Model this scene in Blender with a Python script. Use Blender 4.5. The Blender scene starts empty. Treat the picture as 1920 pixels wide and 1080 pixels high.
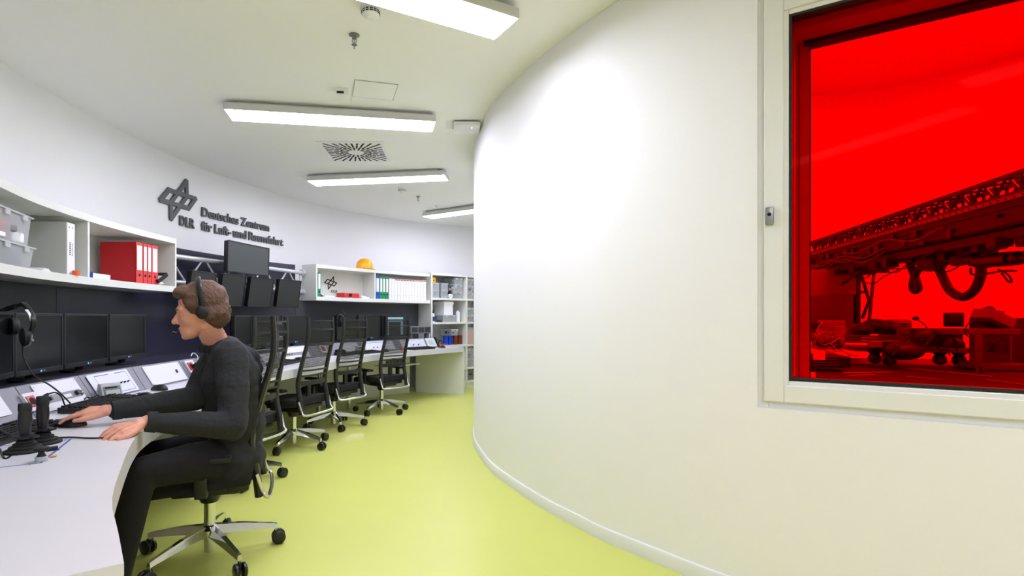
import bpy, bmesh, math, random
from mathutils import Vector, Matrix
random.seed(7)
SC = bpy.context.scene
COL = SC.collection
# ---------------------------------------------------------------- camera, world, exposure
F, CX, CY, H = 1000.0, 865.0, 595.0, 1.16
cd = bpy.data.cameras.new('camera'); cam = bpy.data.objects.new('camera', cd); COL.objects.link(cam)
cam.location = (0, 0, H); cam.rotation_euler = (math.pi/2, 0, 0)
cd.sensor_width = 36; cd.lens = F/1920*36
cd.shift_x = (960-CX)/1920; cd.shift_y = (CY-540)/1920
cd.clip_start = .02
SC.camera = cam
w = bpy.data.worlds.new('world'); SC.world = w; w.use_nodes = True
w.node_tree.nodes['Background'].inputs[0].default_value = (1, 1, 1, 1)
w.node_tree.nodes['Background'].inputs[1].default_value = .3
SC.view_settings.view_transform = 'Standard'; SC.view_settings.look = 'None'
SC.cycles.caustics_reflective = False
SC.view_settings.gamma = 1; SC.view_settings.use_curve_mapping = False
SC.view_settings.exposure = 1.64
LAMP = 8.8          # radiance of the ceiling luminaires
LABW = 62          # watts of each lab ceiling lamp
LAMPW = .4; LCOL = (.97,.965,1.165)
ZC = 2.76           # corridor ceiling
for i, (x, y) in enumerate(((3.3, 2.6), (4.6, 2.9))):
    ld = bpy.data.lights.new('lab_ceiling_lamp', 'AREA'); ld.energy = LABW; ld.shape = 'RECTANGLE'
    ld.size = 1.0; ld.size_y = 1.6; lo = bpy.data.objects.new('lab_ceiling_lamp', ld); COL.objects.link(lo)
    lo.location = (x, y, 3.8)

def lamp_light(loc, rz):
    ld = bpy.data.lights.new('ceiling_lamp', 'AREA'); ld.energy = LAMPW; ld.shape = 'RECTANGLE'; ld.size = 1.5; ld.size_y = .2
    ld.color = LCOL; ld.spread = math.radians(125)
    lo = bpy.data.objects.new('ceiling_lamp', ld); COL.objects.link(lo); lo.location = loc; lo.rotation_euler = (0,0,rz)
def px(x, y, z):
    """point of height z on the ray of photo pixel (x, y)"""
    D = (H-z)*F/(y-CY); return Vector(((x-CX)/F*D, D, z))
def pd(x, y, D):
    return Vector(((x-CX)/F*D, D, H-(y-CY)/F*D))

# ---------------------------------------------------------------- materials
def lin(c):
    return tuple((v/12.92 if v <= .04045 else ((v+.055)/1.055)**2.4) for v in [k/255 for k in c])
def mat(name, rgb, rough=.5, metal=0, bump=0, scale=40, var=0, alpha=1, emit=0, spec=.5, coat=0):
    m = bpy.data.materials.new(name); m.use_nodes = True; nt = m.node_tree; b = nt.nodes['Principled BSDF']
    c = lin(rgb)+(1,)
    b.inputs['Base Color'].default_value = c; b.inputs['Roughness'].default_value = rough
    b.inputs['Metallic'].default_value = metal; b.inputs['Alpha'].default_value = alpha
    b.inputs['Specular IOR Level'].default_value = spec; b.inputs['Coat Weight'].default_value = coat
    if emit:
        b.inputs['Emission Color'].default_value = c; b.inputs['Emission Strength'].default_value = emit
    if bump or var:
        tc = nt.nodes.new('ShaderNodeTexCoord'); n = nt.nodes.new('ShaderNodeTexNoise'); n.inputs['Scale'].default_value = scale
        n.inputs['Detail'].default_value = 4
        nt.links.new(tc.outputs['Object'], n.inputs['Vector'])
        if bump:
            bp = nt.nodes.new('ShaderNodeBump'); bp.inputs['Strength'].default_value = bump; bp.inputs['Distance'].default_value = .01
            nt.links.new(n.outputs['Fac'], bp.inputs['Height']); nt.links.new(bp.outputs['Normal'], b.inputs['Normal'])
        if var:
            mx = nt.nodes.new('ShaderNodeMix'); mx.data_type = 'RGBA'
            mx.inputs[6].default_value = tuple(v*(1-var) for v in c[:3])+(1,); mx.inputs[7].default_value = tuple(min(1, v*(1+var)) for v in c[:3])+(1,)
            nt.links.new(n.outputs['Fac'], mx.inputs[0]); nt.links.new(mx.outputs[2], b.inputs['Base Color'])
    return m
M = dict(
 wall=mat('white_paint', (240,240,241), .7, bump=.02, scale=120),
 ceil=mat('ceiling_paint', (244,244,242), .8, bump=.02, scale=90),
 floor=mat('lime_vinyl', (200,206,106), .34, var=.035, scale=1.6, spec=.35),
 skirt=mat('skirting', (226,227,224), .5),
 lam=mat('white_laminate', (226,228,220), .35, var=.01, scale=5),
 top=mat('worktop_laminate', (210,210,214), .3, var=.012, scale=8),
 cons=mat('console_grey', (118,117,128), .42, var=.02, scale=20),
 navy=mat('dark_laminate', (50,50,66), .28, var=.03, scale=3),
 char=mat('charcoal_panel', (66,68,72), .38, var=.03, scale=3),
 plate=mat('plate_white', (200,201,208), .35),
 black=mat('black_plastic', (17,17,19), .38),
 blackm=mat('black_matt', (12,12,13), .65, bump=.05, scale=200),
 bezel=mat('bezel', (33,34,36), .4), screen=mat('screen_glass', (20,22,21), .22, spec=.6),
 scr2=mat('screen_matt', (44,47,46), .38), back=mat('screen_top', (66,70,70), .45),
 mesh=None, chrome=mat('chrome', (215,216,214), .12, 1), steel=mat('brushed_steel', (150,152,150), .35, 1),
 grey=mat('grey_plastic', (120,122,124), .45), lgrey=mat('light_grey_plastic', (176,180,182), .4),
 alu=mat('silver_paint', (205,208,210), .3, .3), letter=mat('letter_grey', (84,87,88), .5),
 stile=mat('chair_frame', (24,25,23), .38, bump=.02, scale=150), cushion=mat('seat_cloth', (15,15,18), .9, bump=.3, scale=300),
 red=mat('binder_red', (196,18,30), .45), redspine=mat('binder_red_spine', (220,62,62), .45), green=mat('binder_green', (22,140,92), .45),
 blue=mat('binder_blue', (30,88,190), .45), white=mat('binder_white', (238,238,240), .5), greybox=mat('file_grey', (188,190,184), .6),
 hole=mat('hole_black', (10,10,10), .8), orange=mat('orange_plastic', (240,104,40), .5), yellow=mat('yellow_plastic', (248,178,20), .35),
 navyblue=mat('blue_card', (20,40,150), .5), line=mat('blue_line', (42,78,168), .5), redcase=mat('red_case', (204,44,40), .4),
 paper=mat('paper', (240,240,240), .7), lcd=mat('lcd', (170,182,176), .3), lcdcyan=mat('pale_cyan_frame', (150,196,198), .4),
 led=mat('led_blue', (60,150,230), .4, emit=.5), skin=mat('skin', (214,152,128), .5, var=.06, scale=30, bump=.04),
 hair=mat('hair', (92,64,46), .55, bump=.8, scale=160, var=.3), knit=mat('knit_charcoal', (30,32,35), .9, bump=.5, scale=45, var=.08),
 jeans=mat('trousers', (7,7,12), .9, bump=.3, scale=60), shoe=mat('shoe', (20,20,22), .5), eye=mat('eye', (235,235,235), .2), iris=mat('iris', (50,40,30), .2),
 lip=mat('lip', (180,96,84), .5), nail=mat('nail', (232,180,160), .3),
 socket=mat('socket_red', (176,30,38), .35), bluepl=mat('blue_cup', (16,66,205), .3), brown=mat('brown_cup', (118,48,26), .45),
 crate=mat('grey_crate', (172,178,182), .5), clear=mat('clear_plastic', (225,230,233), .3, alpha=.42), lid=mat('clear_lid', (222,226,228), .25, alpha=.55), orangebox=mat('orange_stuff', (232,120,90), .6),
 dlamp=mat('lamp_housing', (208,209,206), .5), labwall=mat('lab_wall', (235,235,235), .8), labfloor=mat('lab_floor', (120,120,120), .5),
 dark=mat('dark_metal', (34,34,36), .4, .4), darkg=mat('mid_metal', (90,90,92), .4, .5), rubber=mat('rubber', (14,14,14), .6),
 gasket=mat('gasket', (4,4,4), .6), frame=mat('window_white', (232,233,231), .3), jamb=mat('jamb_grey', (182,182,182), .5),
)
def diffuser():
    m = bpy.data.materials.new('lamp_diffuser'); m.use_nodes = True; b = m.node_tree.nodes['Principled BSDF']
    b.inputs['Base Color'].default_value = (.9,.9,.9,1); b.inputs['Emission Color'].default_value = LCOL+(1,)
    b.inputs['Emission Strength'].default_value = LAMP; return m
M['diff'] = diffuser()
def redglass():
    m = bpy.data.materials.new('red_glass'); m.use_nodes = True; nt = m.node_tree; nt.nodes.clear()
    o = nt.nodes.new('ShaderNodeOutputMaterial'); t = nt.nodes.new('ShaderNodeBsdfTransparent'); g = nt.nodes.new('ShaderNodeBsdfGlossy')
    x = nt.nodes.new('ShaderNodeMixShader'); t.inputs[0].default_value = (1, .0004, .0004, 1); g.inputs[0].default_value = (.9,.2,.2,1)
    g.inputs['Roughness'].default_value = .02; x.inputs[0].default_value = .0008
    nt.links.new(t.outputs[0], x.inputs[1]); nt.links.new(g.outputs[0], x.inputs[2]); nt.links.new(x.outputs[0], o.inputs[0]); return m
M['redglass'] = redglass()
def meshcloth():
    m = bpy.data.materials.new('mesh_cloth'); m.use_nodes = True; nt = m.node_tree; b = nt.nodes['Principled BSDF']
    b.inputs['Base Color'].default_value = lin((18,19,18))+(1,); b.inputs['Roughness'].default_value = .6
    tc = nt.nodes.new('ShaderNodeTexCoord'); sp = nt.nodes.new('ShaderNodeSeparateXYZ'); nt.links.new(tc.outputs['Object'], sp.inputs[0])
    ma = nt.nodes.new('ShaderNodeMath'); ma.operation = 'MULTIPLY'; ma.inputs[1].default_value = 2*math.pi/.0095
    si = nt.nodes.new('ShaderNodeMath'); si.operation = 'SINE'; mr = nt.nodes.new('ShaderNodeMapRange')
    mr.inputs[1].default_value = -.35; mr.inputs[2].default_value = .15; mr.inputs[3].default_value = .5; mr.inputs[4].default_value = .96
    nt.links.new(sp.outputs[2], ma.inputs[0]); nt.links.new(ma.outputs[0], si.inputs[0]); nt.links.new(si.outputs[0], mr.inputs[0])
    nt.links.new(mr.outputs[0], b.inputs['Alpha']); return m
M['mesh'] = meshcloth()

# ---------------------------------------------------------------- geometry helpers
def frame_m(o, X, Y, Z):
    return Matrix(((X[0],Y[0],Z[0],o[0]),(X[1],Y[1],Z[1],o[1]),(X[2],Y[2],Z[2],o[2]),(0,0,0,1)))
def box(bm, c, s, m=None, bev=0):
    r = bmesh.ops.create_cube(bm, size=1); vs = r['verts']
    for v in vs: v.co = Vector((v.co.x*s[0]+c[0], v.co.y*s[1]+c[1], v.co.z*s[2]+c[2]))
    if bev:
        es = list({e for v in vs for e in v.link_edges})
        r = bmesh.ops.bevel(bm, geom=es, offset=bev, segments=2, profile=.6, affect='EDGES'); vs = list({v for f in r['faces'] for v in f.verts}|{v for v in vs if v.is_valid})
    if m is not None:
        for v in vs: v.co = m @ v.co
    return vs
def tube(bm, pts, r, seg=10, flat=1):
    pts = [Vector(p) for p in pts]; n = len(pts); rs = (list(r)+[r[-1]]*n)[:n] if isinstance(r, (list, tuple)) else [r]*n
    rings = []; up = None
    for i, p in enumerate(pts):
        t = (pts[min(i+1, n-1)]-pts[max(i-1, 0)]).normalized()
        if up is None:
            up = Vector((0,0,1)) if abs(t.z) < .9 else Vector((1,0,0))
        a = t.cross(up).normalized(); b = a.cross(t).normalized(); up = b
        rings.append([bm.verts.new(p+(a*math.cos(k*2*math.pi/seg)+b*math.sin(k*2*math.pi/seg)*flat)*rs[i]) for k in range(seg)])
    for i in range(n-1):
        for k in range(seg):
            bm.faces.new((rings[i][k], rings[i][(k+1)%seg], rings[i+1][(k+1)%seg], rings[i+1][k]))
    bm.faces.new(rings[0][::-1]); bm.faces.new(rings[-1])
def smooth_pts(pts, n=8):
    pts = [Vector(p) for p in pts]; out = []
    for i in range(len(pts)-1):
        p0 = pts[max(i-1,0)]; p1 = pts[i]; p2 = pts[i+1]; p3 = pts[min(i+2, len(pts)-1)]
        for k in range(n):
            t = k/n
            out.append(.5*((2*p1)+(p2-p0)*t+(2*p0-5*p1+4*p2-p3)*t*t+(3*p1-p0-3*p2+p3)*t**3))
    out.append(pts[-1]); return out
def lathe(bm, prof, c=(0,0,0), seg=24, m=None):
    rings = []
    for r, z in prof:
        rings.append([bm.verts.new(Vector((c[0]+max(r,1e-4)*math.cos(k*2*math.pi/seg), c[1]+max(r,1e-4)*math.sin(k*2*math.pi/seg), c[2]+z))) for k in range(seg)])
    for i in range(len(rings)-1):
        for k in range(seg):
            bm.faces.new((rings[i][k], rings[i][(k+1)%seg], rings[i+1][(k+1)%seg], rings[i+1][k]))
    bm.faces.new(rings[0][::-1]); bm.faces.new(rings[-1])
    if m is not None:
        for R in rings:
            for v in R: v.co = m @ v.co
def prism(bm, poly, z0, z1, m=None):
    a = [bm.verts.new((p[0],p[1],z0)) for p in poly]; b = [bm.verts.new((p[0],p[1],z1)) for p in poly]; n = len(poly)
    bm.faces.new(a[::-1]); bm.faces.new(b)
    for i in range(n): bm.faces.new((a[i], a[(i+1)%n], b[(i+1)%n], b[i]))
    if m is not None:
        for v in a+b: v.co = m @ v.co
def tag(o, label=None, cat=None, group=None, kind=None):
    if label: o['label'] = label
    if cat: o['category'] = cat
    if group: o['group'] = group
    if kind: o['kind'] = kind
    return o
def thing(name, label, cat, loc=(0,0,0), rz=0, group=None):
    o = bpy.data.objects.new(name, None); COL.objects.link(o); o.location = loc; o.rotation_euler = (0,0,rz); o.empty_display_size = .1
    return tag(o, label, cat, group)
def WM(o):
    m = Matrix.Translation(o.location) @ o.rotation_euler.to_matrix().to_4x4()
    return WM(o.parent) @ m if o.parent else m
def obj(name, bm, m, parent=None, smooth=False, world=False, bev=0, kind=None, label=None):
    bmesh.ops.recalc_face_normals(bm, faces=bm.faces)
    me = bpy.data.meshes.new(name); bm.to_mesh(me); bm.free()
    me.materials.append(M[m] if isinstance(m, str) else m)
    if world and parent: me.transform(WM(parent).inverted())
    o = bpy.data.objects.new(name, me); COL.objects.link(o)
    if parent: o.parent = parent
    if smooth:
        for p in me.polygons: p.use_smooth = True
        try: me.set_sharp_from_angle(angle=math.radians(40))
        except Exception: pass
    if bev:
        b = o.modifiers.new('b', 'BEVEL'); b.width = bev; b.segments = 2; b.limit_method = 'ANGLE'
    if kind: o['kind'] = kind
    if label: o['label'] = label
    return o
def nb(): return bmesh.new()
def copy_tree(o, parent=None):
    c = o.copy(); COL.objects.link(c)
    if parent: c.parent = parent
    for ch in [k for k in bpy.data.objects if k.parent == o]: copy_tree(ch, c)
    return c
def dup(o, loc, rz, label, group=None):
    c = copy_tree(o); c.location = loc; c.rotation_euler = (0,0,rz); c['label'] = label
    if group: c['group'] = group
    return c
def rzf(fx, fy): return math.atan2(-fx, fy)

class Path:
    def __init__(s, pts, n=14):
        q = smooth_pts([(p[0],p[1],0) for p in pts], n); s.p = q; s.L = [0]
        for i in range(1, len(q)): s.L.append(s.L[-1]+(q[i]-q[i-1]).length)
        s.len = s.L[-1]
    def at(s, d):
        d = min(max(d, 0), s.len-1e-6); import bisect
        i = min(max(bisect.bisect_right(s.L, d)-1, 0), len(s.p)-2)
        t = (d-s.L[i])/max(s.L[i+1]-s.L[i], 1e-9); P = s.p[i].lerp(s.p[i+1], t)
        a = s.p[max(i-1,0)]; b = s.p[min(i+2, len(s.p)-1)]; T = (b-a).normalized()
        return P, T, Vector((-T.y, T.x, 0))
    def sD(s, D):
        for i in range(len(s.p)-1):
            a, b = s.p[i].y, s.p[i+1].y
            if (a-D)*(b-D) <= 0 and a != b: return s.L[i]+(D-a)/(b-a)*(s.L[i+1]-s.L[i])
        return s.len if D > s.p[-1].y else 0
    def su(s, x):
        u = (x-CX)/F
        for i in range(len(s.p)-1):
            a, b = s.p[i], s.p[i+1]
            if a.y < .4 or b.y < .4: continue
            fa, fb = a.x/a.y-u, b.x/b.y-u
            if fa*fb <= 0 and fa != fb: return s.L[i]+fa/(fa-fb)*(s.L[i+1]-s.L[i])
        return s.len
    def samp(s, s0, s1, step=.06):
        n = max(2, int(abs(s1-s0)/step)+1); return [s0+(s1-s0)*i/(n-1) for i in range(n)]
def sweep(bm, path, s0, s1, prof, step=.06, closed=True):
    rings = []
    for d in path.samp(s0, s1, step):
        P, T, N = path.at(d); rings.append([bm.verts.new(P+N*o+Vector((0,0,z))) for o, z in prof])
    n = len(prof)
    for i in range(len(rings)-1):
        for k in range(n if closed else n-1):
            bm.faces.new((rings[i][k], rings[i][(k+1)%n], rings[i+1][(k+1)%n], rings[i+1][k]))
    if closed and n > 2: bm.faces.new(rings[0][::-1]); bm.faces.new(rings[-1])
def rect(o0, o1, z0, z1): return [(o0,z0),(o1,z0),(o1,z1),(o0,z1)]
def loc_m(path, s, off=0, z=0):
    """local frame on a path: x along the path, y towards the wall, z up"""
    P, T, N = path.at(s); return frame_m(P+N*off+Vector((0,0,z)), T, N, Vector((0,0,1)))

# ---------------------------------------------------------------- plan curves (x, y) of the ring-shaped room
WALLO = Path([(3.4,-2.5),(1.2,-2.7),(-.8,-2.4),(-1.9,-1.5),(-2.12,-.2),(-2.2,.8),(-2.4,1.7),(-2.66,2.55),(-2.88,3.33),(-2.927,3.9),(-2.915,4.7),(-2.868,5.263),(-2.739,5.904),(-2.256,7.207),(-1.75,8.0),(-1.1,8.7),(-.4,9.15),(.3,9.45),(1.2,9.75),(2.8,9.95)])
WALLI = Path([(3.4,.80),(2.9,1.07),(2.2,1.51),(1.835,1.739),(1.5,1.963),(1.22,2.15),(1.13,2.25),(1.012,2.40),(.865,2.601),(.731,2.791),(.649,2.952),(.522,3.19),(.381,3.547),(.256,3.919),(.197,4.2),(.14,4.63),(.121,4.95),(.15,5.5),(.35,6.3),(.9,7.25),(1.7,7.9),(2.8,8.3)])
BOARD = Path([(-1.86,.1),(-1.95,.8),(-2.15,1.5),(-2.4,2.3),(-2.62,2.9),(-2.76,3.5),(-2.80,4.1),(-2.79,4.7),(-2.72,5.25),(-2.575,5.83),(-2.33,6.45),(-2.10,6.83),(-1.72,7.45),(-1.25,8.02),(-.66,8.5)])
EDGE = Path([(-0.611,0.966),(-0.721,1.119),(-0.849,1.296),(-0.986,1.540),(-1.181,1.918),(-1.278,2.173),(-1.345,2.484),(-1.439,2.950),(-1.501,3.467),(-1.516,3.933),(-1.470,4.399),(-1.314,5.072),(-1.139,6.055),(-0.705,7.028),(0.036,7.990)])
CONS = Path([(-1.677,0.776),(-1.759,1.242),(-1.822,1.759),(-1.863,2.173),(-1.904,2.587),(-1.938,3.019),(-1.941,3.312),(-1.923,3.784),(-1.873,4.450),(-1.780,5.382),(-1.552,6.055),(-1.263,6.676),(-0.893,7.214),(-0.310,7.887)])
SHELFN = Path([(-1.80,1.55),(-2.02,2.05),(-2.227,2.574),(-2.36,3.0),(-2.445,3.517),(-2.47,4.05),(-2.445,4.61)])
SHELFF = Path([(-1.83,6.76),(-1.56,7.14),(-1.225,7.55),(-.86,7.93),(-.485,8.24)])
# ---------------------------------------------------------------- room shell
def strip(bm, A, B, z, n=60):
    a = [bm.verts.new(A.at(A.len*i/n)[0]+Vector((0,0,z))) for i in range(n+1)]; b = [bm.verts.new(B.at(B.len*i/n)[0]+Vector((0,0,z))) for i in range(n+1)]
    for i in range(n): bm.faces.new((a[i], a[i+1], b[i+1], b[i]))
class Rev: pass
b = nb(); prism(b, [(-3.3,-3.2),(7.5,-3.2),(7.5,10.4),(-3.3,10.4)], -.1, 0); obj('floor', b, 'floor', kind='structure')
b = nb(); strip(b, WALLO, WALLI, ZC, 110)
r = bmesh.ops.extrude_face_region(b, geom=b.faces[:])
for v in [g for g in r['geom'] if isinstance(g, bmesh.types.BMVert)]: v.co.z += .08
obj('ceiling', b, 'ceil', kind='structure', smooth=False)
b = nb(); sweep(b, WALLO, 0, WALLO.len, rect(0, .12, 0, ZC+.05), .08); obj('wall_left', b, 'wall', kind='structure', smooth=True)
for nm, p, q in (('wall_cap_far', WALLO.p[-1], WALLI.p[-1]), ('wall_cap_near', WALLO.p[0], WALLI.p[0])):  # end caps out of view, added to close the corridor for the light
    b = nb(); s = .1 if nm == 'wall_cap_far' else -0.1
    prism(b, [(p.x,p.y),(q.x,q.y),(q.x+abs(s),q.y),(p.x+abs(s),p.y)], 0, ZC+.05); obj(nm, b, 'wall', kind='structure')
# window opening geometry: origin at lower left corner of the sash, t along the wall, n into the lab
WO = Vector((1.22, 2.15, 0)); WT = Vector((.831,-.556,0)).normalized(); WN = Vector((.556,.831,0)).normalized()
WF = frame_m(WO, WT, WN, Vector((0,0,1)))
WLEN = 1.32; Z0, Z1 = .823, 2.445
sA = WALLI.sD(2.165); PA = WALLI.at(sA)[0]
sB = WALLI.sD((WO+WT*(WLEN+.02)).y)
TW = -.16   # the inner wall's thickness goes into the lab
b = nb()
sweep(b, WALLI, 0, WALLI.len, rect(0, TW, 0, Z0-.028), .04)
sweep(b, WALLI, sA, WALLI.len, rect(0, TW, Z0-.028, Z1+.03), .04)
sweep(b, WALLI, 0, sB, rect(0, TW, Z0-.028, Z1+.03), .04)
sweep(b, WALLI, 0, WALLI.len, rect(0, TW, Z1+.03, ZC+.05), .04)
obj('wall_right', b, 'wall', kind='structure', smooth=True)
b = nb(); sweep(b, WALLI, WALLI.sD(1.0), WALLI.len, [(0,0),(.012,0),(.012,.060),(.008,.068),(0,.070)], .05); obj('baseboard_right', b, 'skirt', kind='structure', smooth=True)
b = nb(); sweep(b, WALLO, 0, WALLO.len, [(0,0),(-.012,0),(-.012,.06),(-.008,.068),(0,.07)], .08); obj('baseboard_left', b, 'skirt', kind='structure', smooth=True)
# window
win = thing('window_1', 'large window of deep red glass in a white frame in the curved white wall', 'window', WO, math.atan2(WT.y, WT.x)); win['kind'] = 'structure'
def ring(bm, x0, x1, z0, z1, wl, y0, y1):
    box(bm, ((x0+wl/2), (y0+y1)/2, (z0+z1)/2), (wl, y1-y0, z1-z0)); box(bm, (x1-wl/2, (y0+y1)/2, (z0+z1)/2), (wl, y1-y0, z1-z0))
    box(bm, ((x0+x1)/2, (y0+y1)/2, z0+wl/2), (x1-x0-2*wl, y1-y0, wl)); box(bm, ((x0+x1)/2, (y0+y1)/2, z1-wl/2), (x1-x0-2*wl, y1-y0, wl))
b = nb(); ring(b, -.035, WLEN+.03, Z0-.03, Z1+.03, .05, .018, .15); obj('window_frame', b, 'frame', win, bev=.004)
b = nb(); ring(b, 0, WLEN, Z0, Z1, .068, 0.0, .06); ring(b, .055, WLEN-.055, Z0+.055, Z1-.055, .03, .010, .06); obj('window_sash', b, 'frame', win, bev=.004)
b = nb(); ring(b, .0835, WLEN-.0835, Z0+.0865, Z1-.0835, .012, .014, .07); obj('window_gasket', b, 'gasket', win)
b = nb(); box(b, (WLEN/2, .052, (Z0+Z1)/2), (WLEN-.18, .006, Z1-Z0-.18)); obj('window_glass', b, 'redglass', win, label='deep red glass pane')
b = nb()
for x, w_ in ((.05,.10),(WLEN-.05,.10)): box(b, (x,.24,(Z0+Z1)/2), (w_,.18,Z1-Z0-.1))
for x, w_ in ((.075,.15),(WLEN-.075,.15)): box(b, (x,.33,(Z0+Z1)/2), (w_,.06,Z1-Z0-.1))
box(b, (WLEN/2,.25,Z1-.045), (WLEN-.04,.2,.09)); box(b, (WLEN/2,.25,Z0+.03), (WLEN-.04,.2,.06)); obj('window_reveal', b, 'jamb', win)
b = nb(); box(b, (.152,.335,(Z0+Z1)/2), (.006,.055,Z1-Z0-.15)); box(b, (WLEN/2,.34,Z1-.093), (WLEN-.2,.05,.008)); box(b, (WLEN/2+.03,.285,Z1-.098), (WLEN-.2,.03,.018)); box(b, (.113,.298,(Z0+Z1)/2), (.002,.004,Z1-Z0-.15)); obj('window_inner_trim', b, 'gasket', win)
b = nb(); box(b, (.02, -.010, 1.565), (.030, .014, .072), bev=.0068); lk = obj('window_handle', b, 'steel', win, smooth=True, label='grey oval window lock')
b = nb(); lathe(b, [(.0, 0),(.007,0),(.007,.006),(0,.006)], m=Matrix.Translation((.02,-.016,1.57)) @ Matrix.Rotation(math.pi/2, 4, 'X'), seg=12); obj('keyhole', b, 'hole', lk)
# lab behind the red glass
LAB = [(1.35,2.55),(1.55,3.6),(2.2,5.0),(3.0,5.95),(3.7,6.45),(4.35,6.62),(5.0,6.45),(5.5,6.05),(5.92,5.55),(6.6,4.3),(6.9,2.8),(6.9,.4),(3.4,.95)]
b = nb()
q = smooth_pts([(x,y,0) for x,y in LAB[:-2]], 6)+[Vector((6.9,.4,0)), Vector((3.45,.95,0))]
for i in range(len(q)-1):
    a, c = q[i], q[i+1]; n = Vector((-(c-a).y, (c-a).x, 0)).normalized()*.1
    v = [b.verts.new(p) for p in (a, c, c+n, a+n)]; u = [b.verts.new(p+Vector((0,0,3.95))) for p in (a, c, c+n, a+n)]
    for k in range(4): b.faces.new((v[k], v[(k+1)%4], u[(k+1)%4], u[k]))
    b.faces.new(v[::-1]); b.faces.new(u)
obj('wall_lab', b, 'labwall', kind='structure')
b = nb(); prism(b, [(p.x,p.y) for p in q], 3.91, 3.99); obj('ceiling_lab', b, 'labwall', kind='structure')
b = nb(); prism(b, [(p.x,p.y) for p in q], 0.0, .012); obj('floor_lab', b, 'labfloor', kind='structure')
# upper lab wall above the ring corridor, closing the lab's window side
b = nb(); sweep(b, WALLI, 0, WALLI.sD(2.7), rect(-.02, -.14, ZC+.05, 3.95), .08); obj('wall_lab_upper', b, 'labwall', kind='structure')

# ---------------------------------------------------------------- ceiling things
def luminaire(p, d, label, L=1.56, W=.24):
    """p: near left corner (x,y), d: unit direction of the long side; the lamp extends to the left-hand (far) side"""
    d = Vector((d[0], d[1], 0)).normalized(); n = Vector((-d.y, d.x, 0)); c = Vector((p[0], p[1], 0))+d*L/2+n*W/2
    t = thing('ceiling_light', label, 'ceiling light', (c.x, c.y, ZC), math.atan2(d.y, d.x), 'long flat ceiling lights')
    b = nb(); box(b, (0,0,-.052), (L, W, .052)); box(b, (0,0,-.013), (L-.16, W-.08, .026)); obj('housing', b, 'dlamp', t, bev=.002)
    b = nb(); box(b, (0,0,-.079), (L-.014, W-.014, .004)); obj('diffuser', b, 'diff', t, label='glowing white diffuser')
    lamp_light((c.x, c.y, ZC-.083), math.atan2(d.y, d.x))
luminaire((-1.736,3.891), (1.545,.252), 'long ceiling light left of the white access point, above the radial vent')
luminaire((-1.72,5.944), (1.53,-.245), 'long ceiling light beyond the radial vent')
luminaire((-.584,8.03), (.793,-.542), 'farthest long ceiling light, cut off by the curved white wall')
luminaire((-1.08,1.98), (.88,.47), 'nearest long ceiling light, cut off by the top of the photo')
luminaire((-.9,-1.0), (1,.1), 'ceiling light behind the viewer')


luminaire((.8,-.3), (1,-.15), 'unseen light added right of the viewer to brighten the wall of the red window')  # unseen lamp, added to brighten the window frame and lower right wall
t = thing('ceiling_vent', 'square white ceiling vent with radiating black slots', 'vent', (-1.017,5.155,ZC), 0)
b = nb(); box(b, (0,0,-.004), (.615,.615,.008)); obj('vent_plate', b, 'frame', t, bev=.002)
b = nb()
for k in range(32):
    a = k*2*math.pi/32+.03; r1 = .27/max(abs(math.cos(a)), abs(math.sin(a)))
    segs = ((.075, .15), (.165, r1)) if k % 2 == 0 else ((.13, .21), (.225, r1))
    for s0, s1 in segs:
        if s1-s0 < .02: continue
        box(b, ((s0+s1)/2,0,-.0085), (s1-s0,.017,.002), Matrix.Rotation(a, 4, 'Z'))
obj('vent_slots', b, 'hole', t)
t = thing('ceiling_hatch', 'flush square hatch in the ceiling right of the motion sensor', 'hatch', (-.61,3.755,ZC), math.radians(15))
b = nb()
box(b, (0,0,-.003), (.285,.265,.004)); obj('panel_door', b, 'ceil', t)
b = nb(); ring2 = [((0,.136),(.29,.002)),((0,-.136),(.29,.002)),((.147,0),(.003,.276)),((-.147,0),(.003,.276))]
for (c, s) in ring2: box(b, (c[0],c[1],-.0025), (s[0],s[1],.004))
obj('panel_seam', b, 'lgrey', t)
def smoke(x, y, label):
    t = thing('smoke_detector', label, 'smoke detector', (x,y,ZC), 0, 'smoke detectors')
    b = nb(); lathe(b, [(.056,0),(.056,-.012),(.046,-.016),(.046,-.038),(.036,-.044),(.018,-.05),(.014,-.058),(0,-.06)], seg=28); obj('body', b, 'frame', t, smooth=True)
    b = nb()
    for k in range(14):
        a = k*2*math.pi/14
        for z in (-.022, -.032): box(b, (.0465,0,z), (.002,.014,.0045), Matrix.Rotation(a, 4, 'Z'))
    obj('vent_slots', b, 'hole', t)
smoke(-.469,2.76,'smoke detector at the top edge, nearest to the viewer')
smoke(-.735,6.62,'smoke detector beyond the second ceiling light')
def sprinkler(x, y, label):
    t = thing('sprinkler', label, 'sprinkler', (x,y,ZC), 0, 'chrome ceiling sprinklers')
    b = nb(); lathe(b, [(.03,0),(.03,-.004),(.012,-.008),(.012,-.022),(0,-.022)], seg=20); obj('escutcheon', b, 'steel', t, smooth=True)
    b = nb(); tube(b, [(-.011,0,-.02),(-.012,0,-.04),(0,0,-.055)], .0025, 6); tube(b, [(.011,0,-.02),(.012,0,-.04),(0,0,-.055)], .0025, 6); lathe(b, [(.0,-.055),(.016,-.056),(.016,-.058),(0,-.058)], seg=12); obj('deflector', b, 'steel', t)
    b = nb(); lathe(b, [(0,-.02),(.003,-.02),(.003,-.08),(0,-.08)], seg=8); obj('bulb', b, 'steel', t)
sprinkler(-.606,3.02,'chrome sprinkler below the nearest smoke detector')
sprinkler(-.57,7.05,'small chrome sprinkler beyond the second smoke detector')
t = thing('motion_sensor', 'small white ceiling motion sensor left of the square hatch', 'sensor', (-.835,3.74,ZC), math.radians(8))
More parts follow.
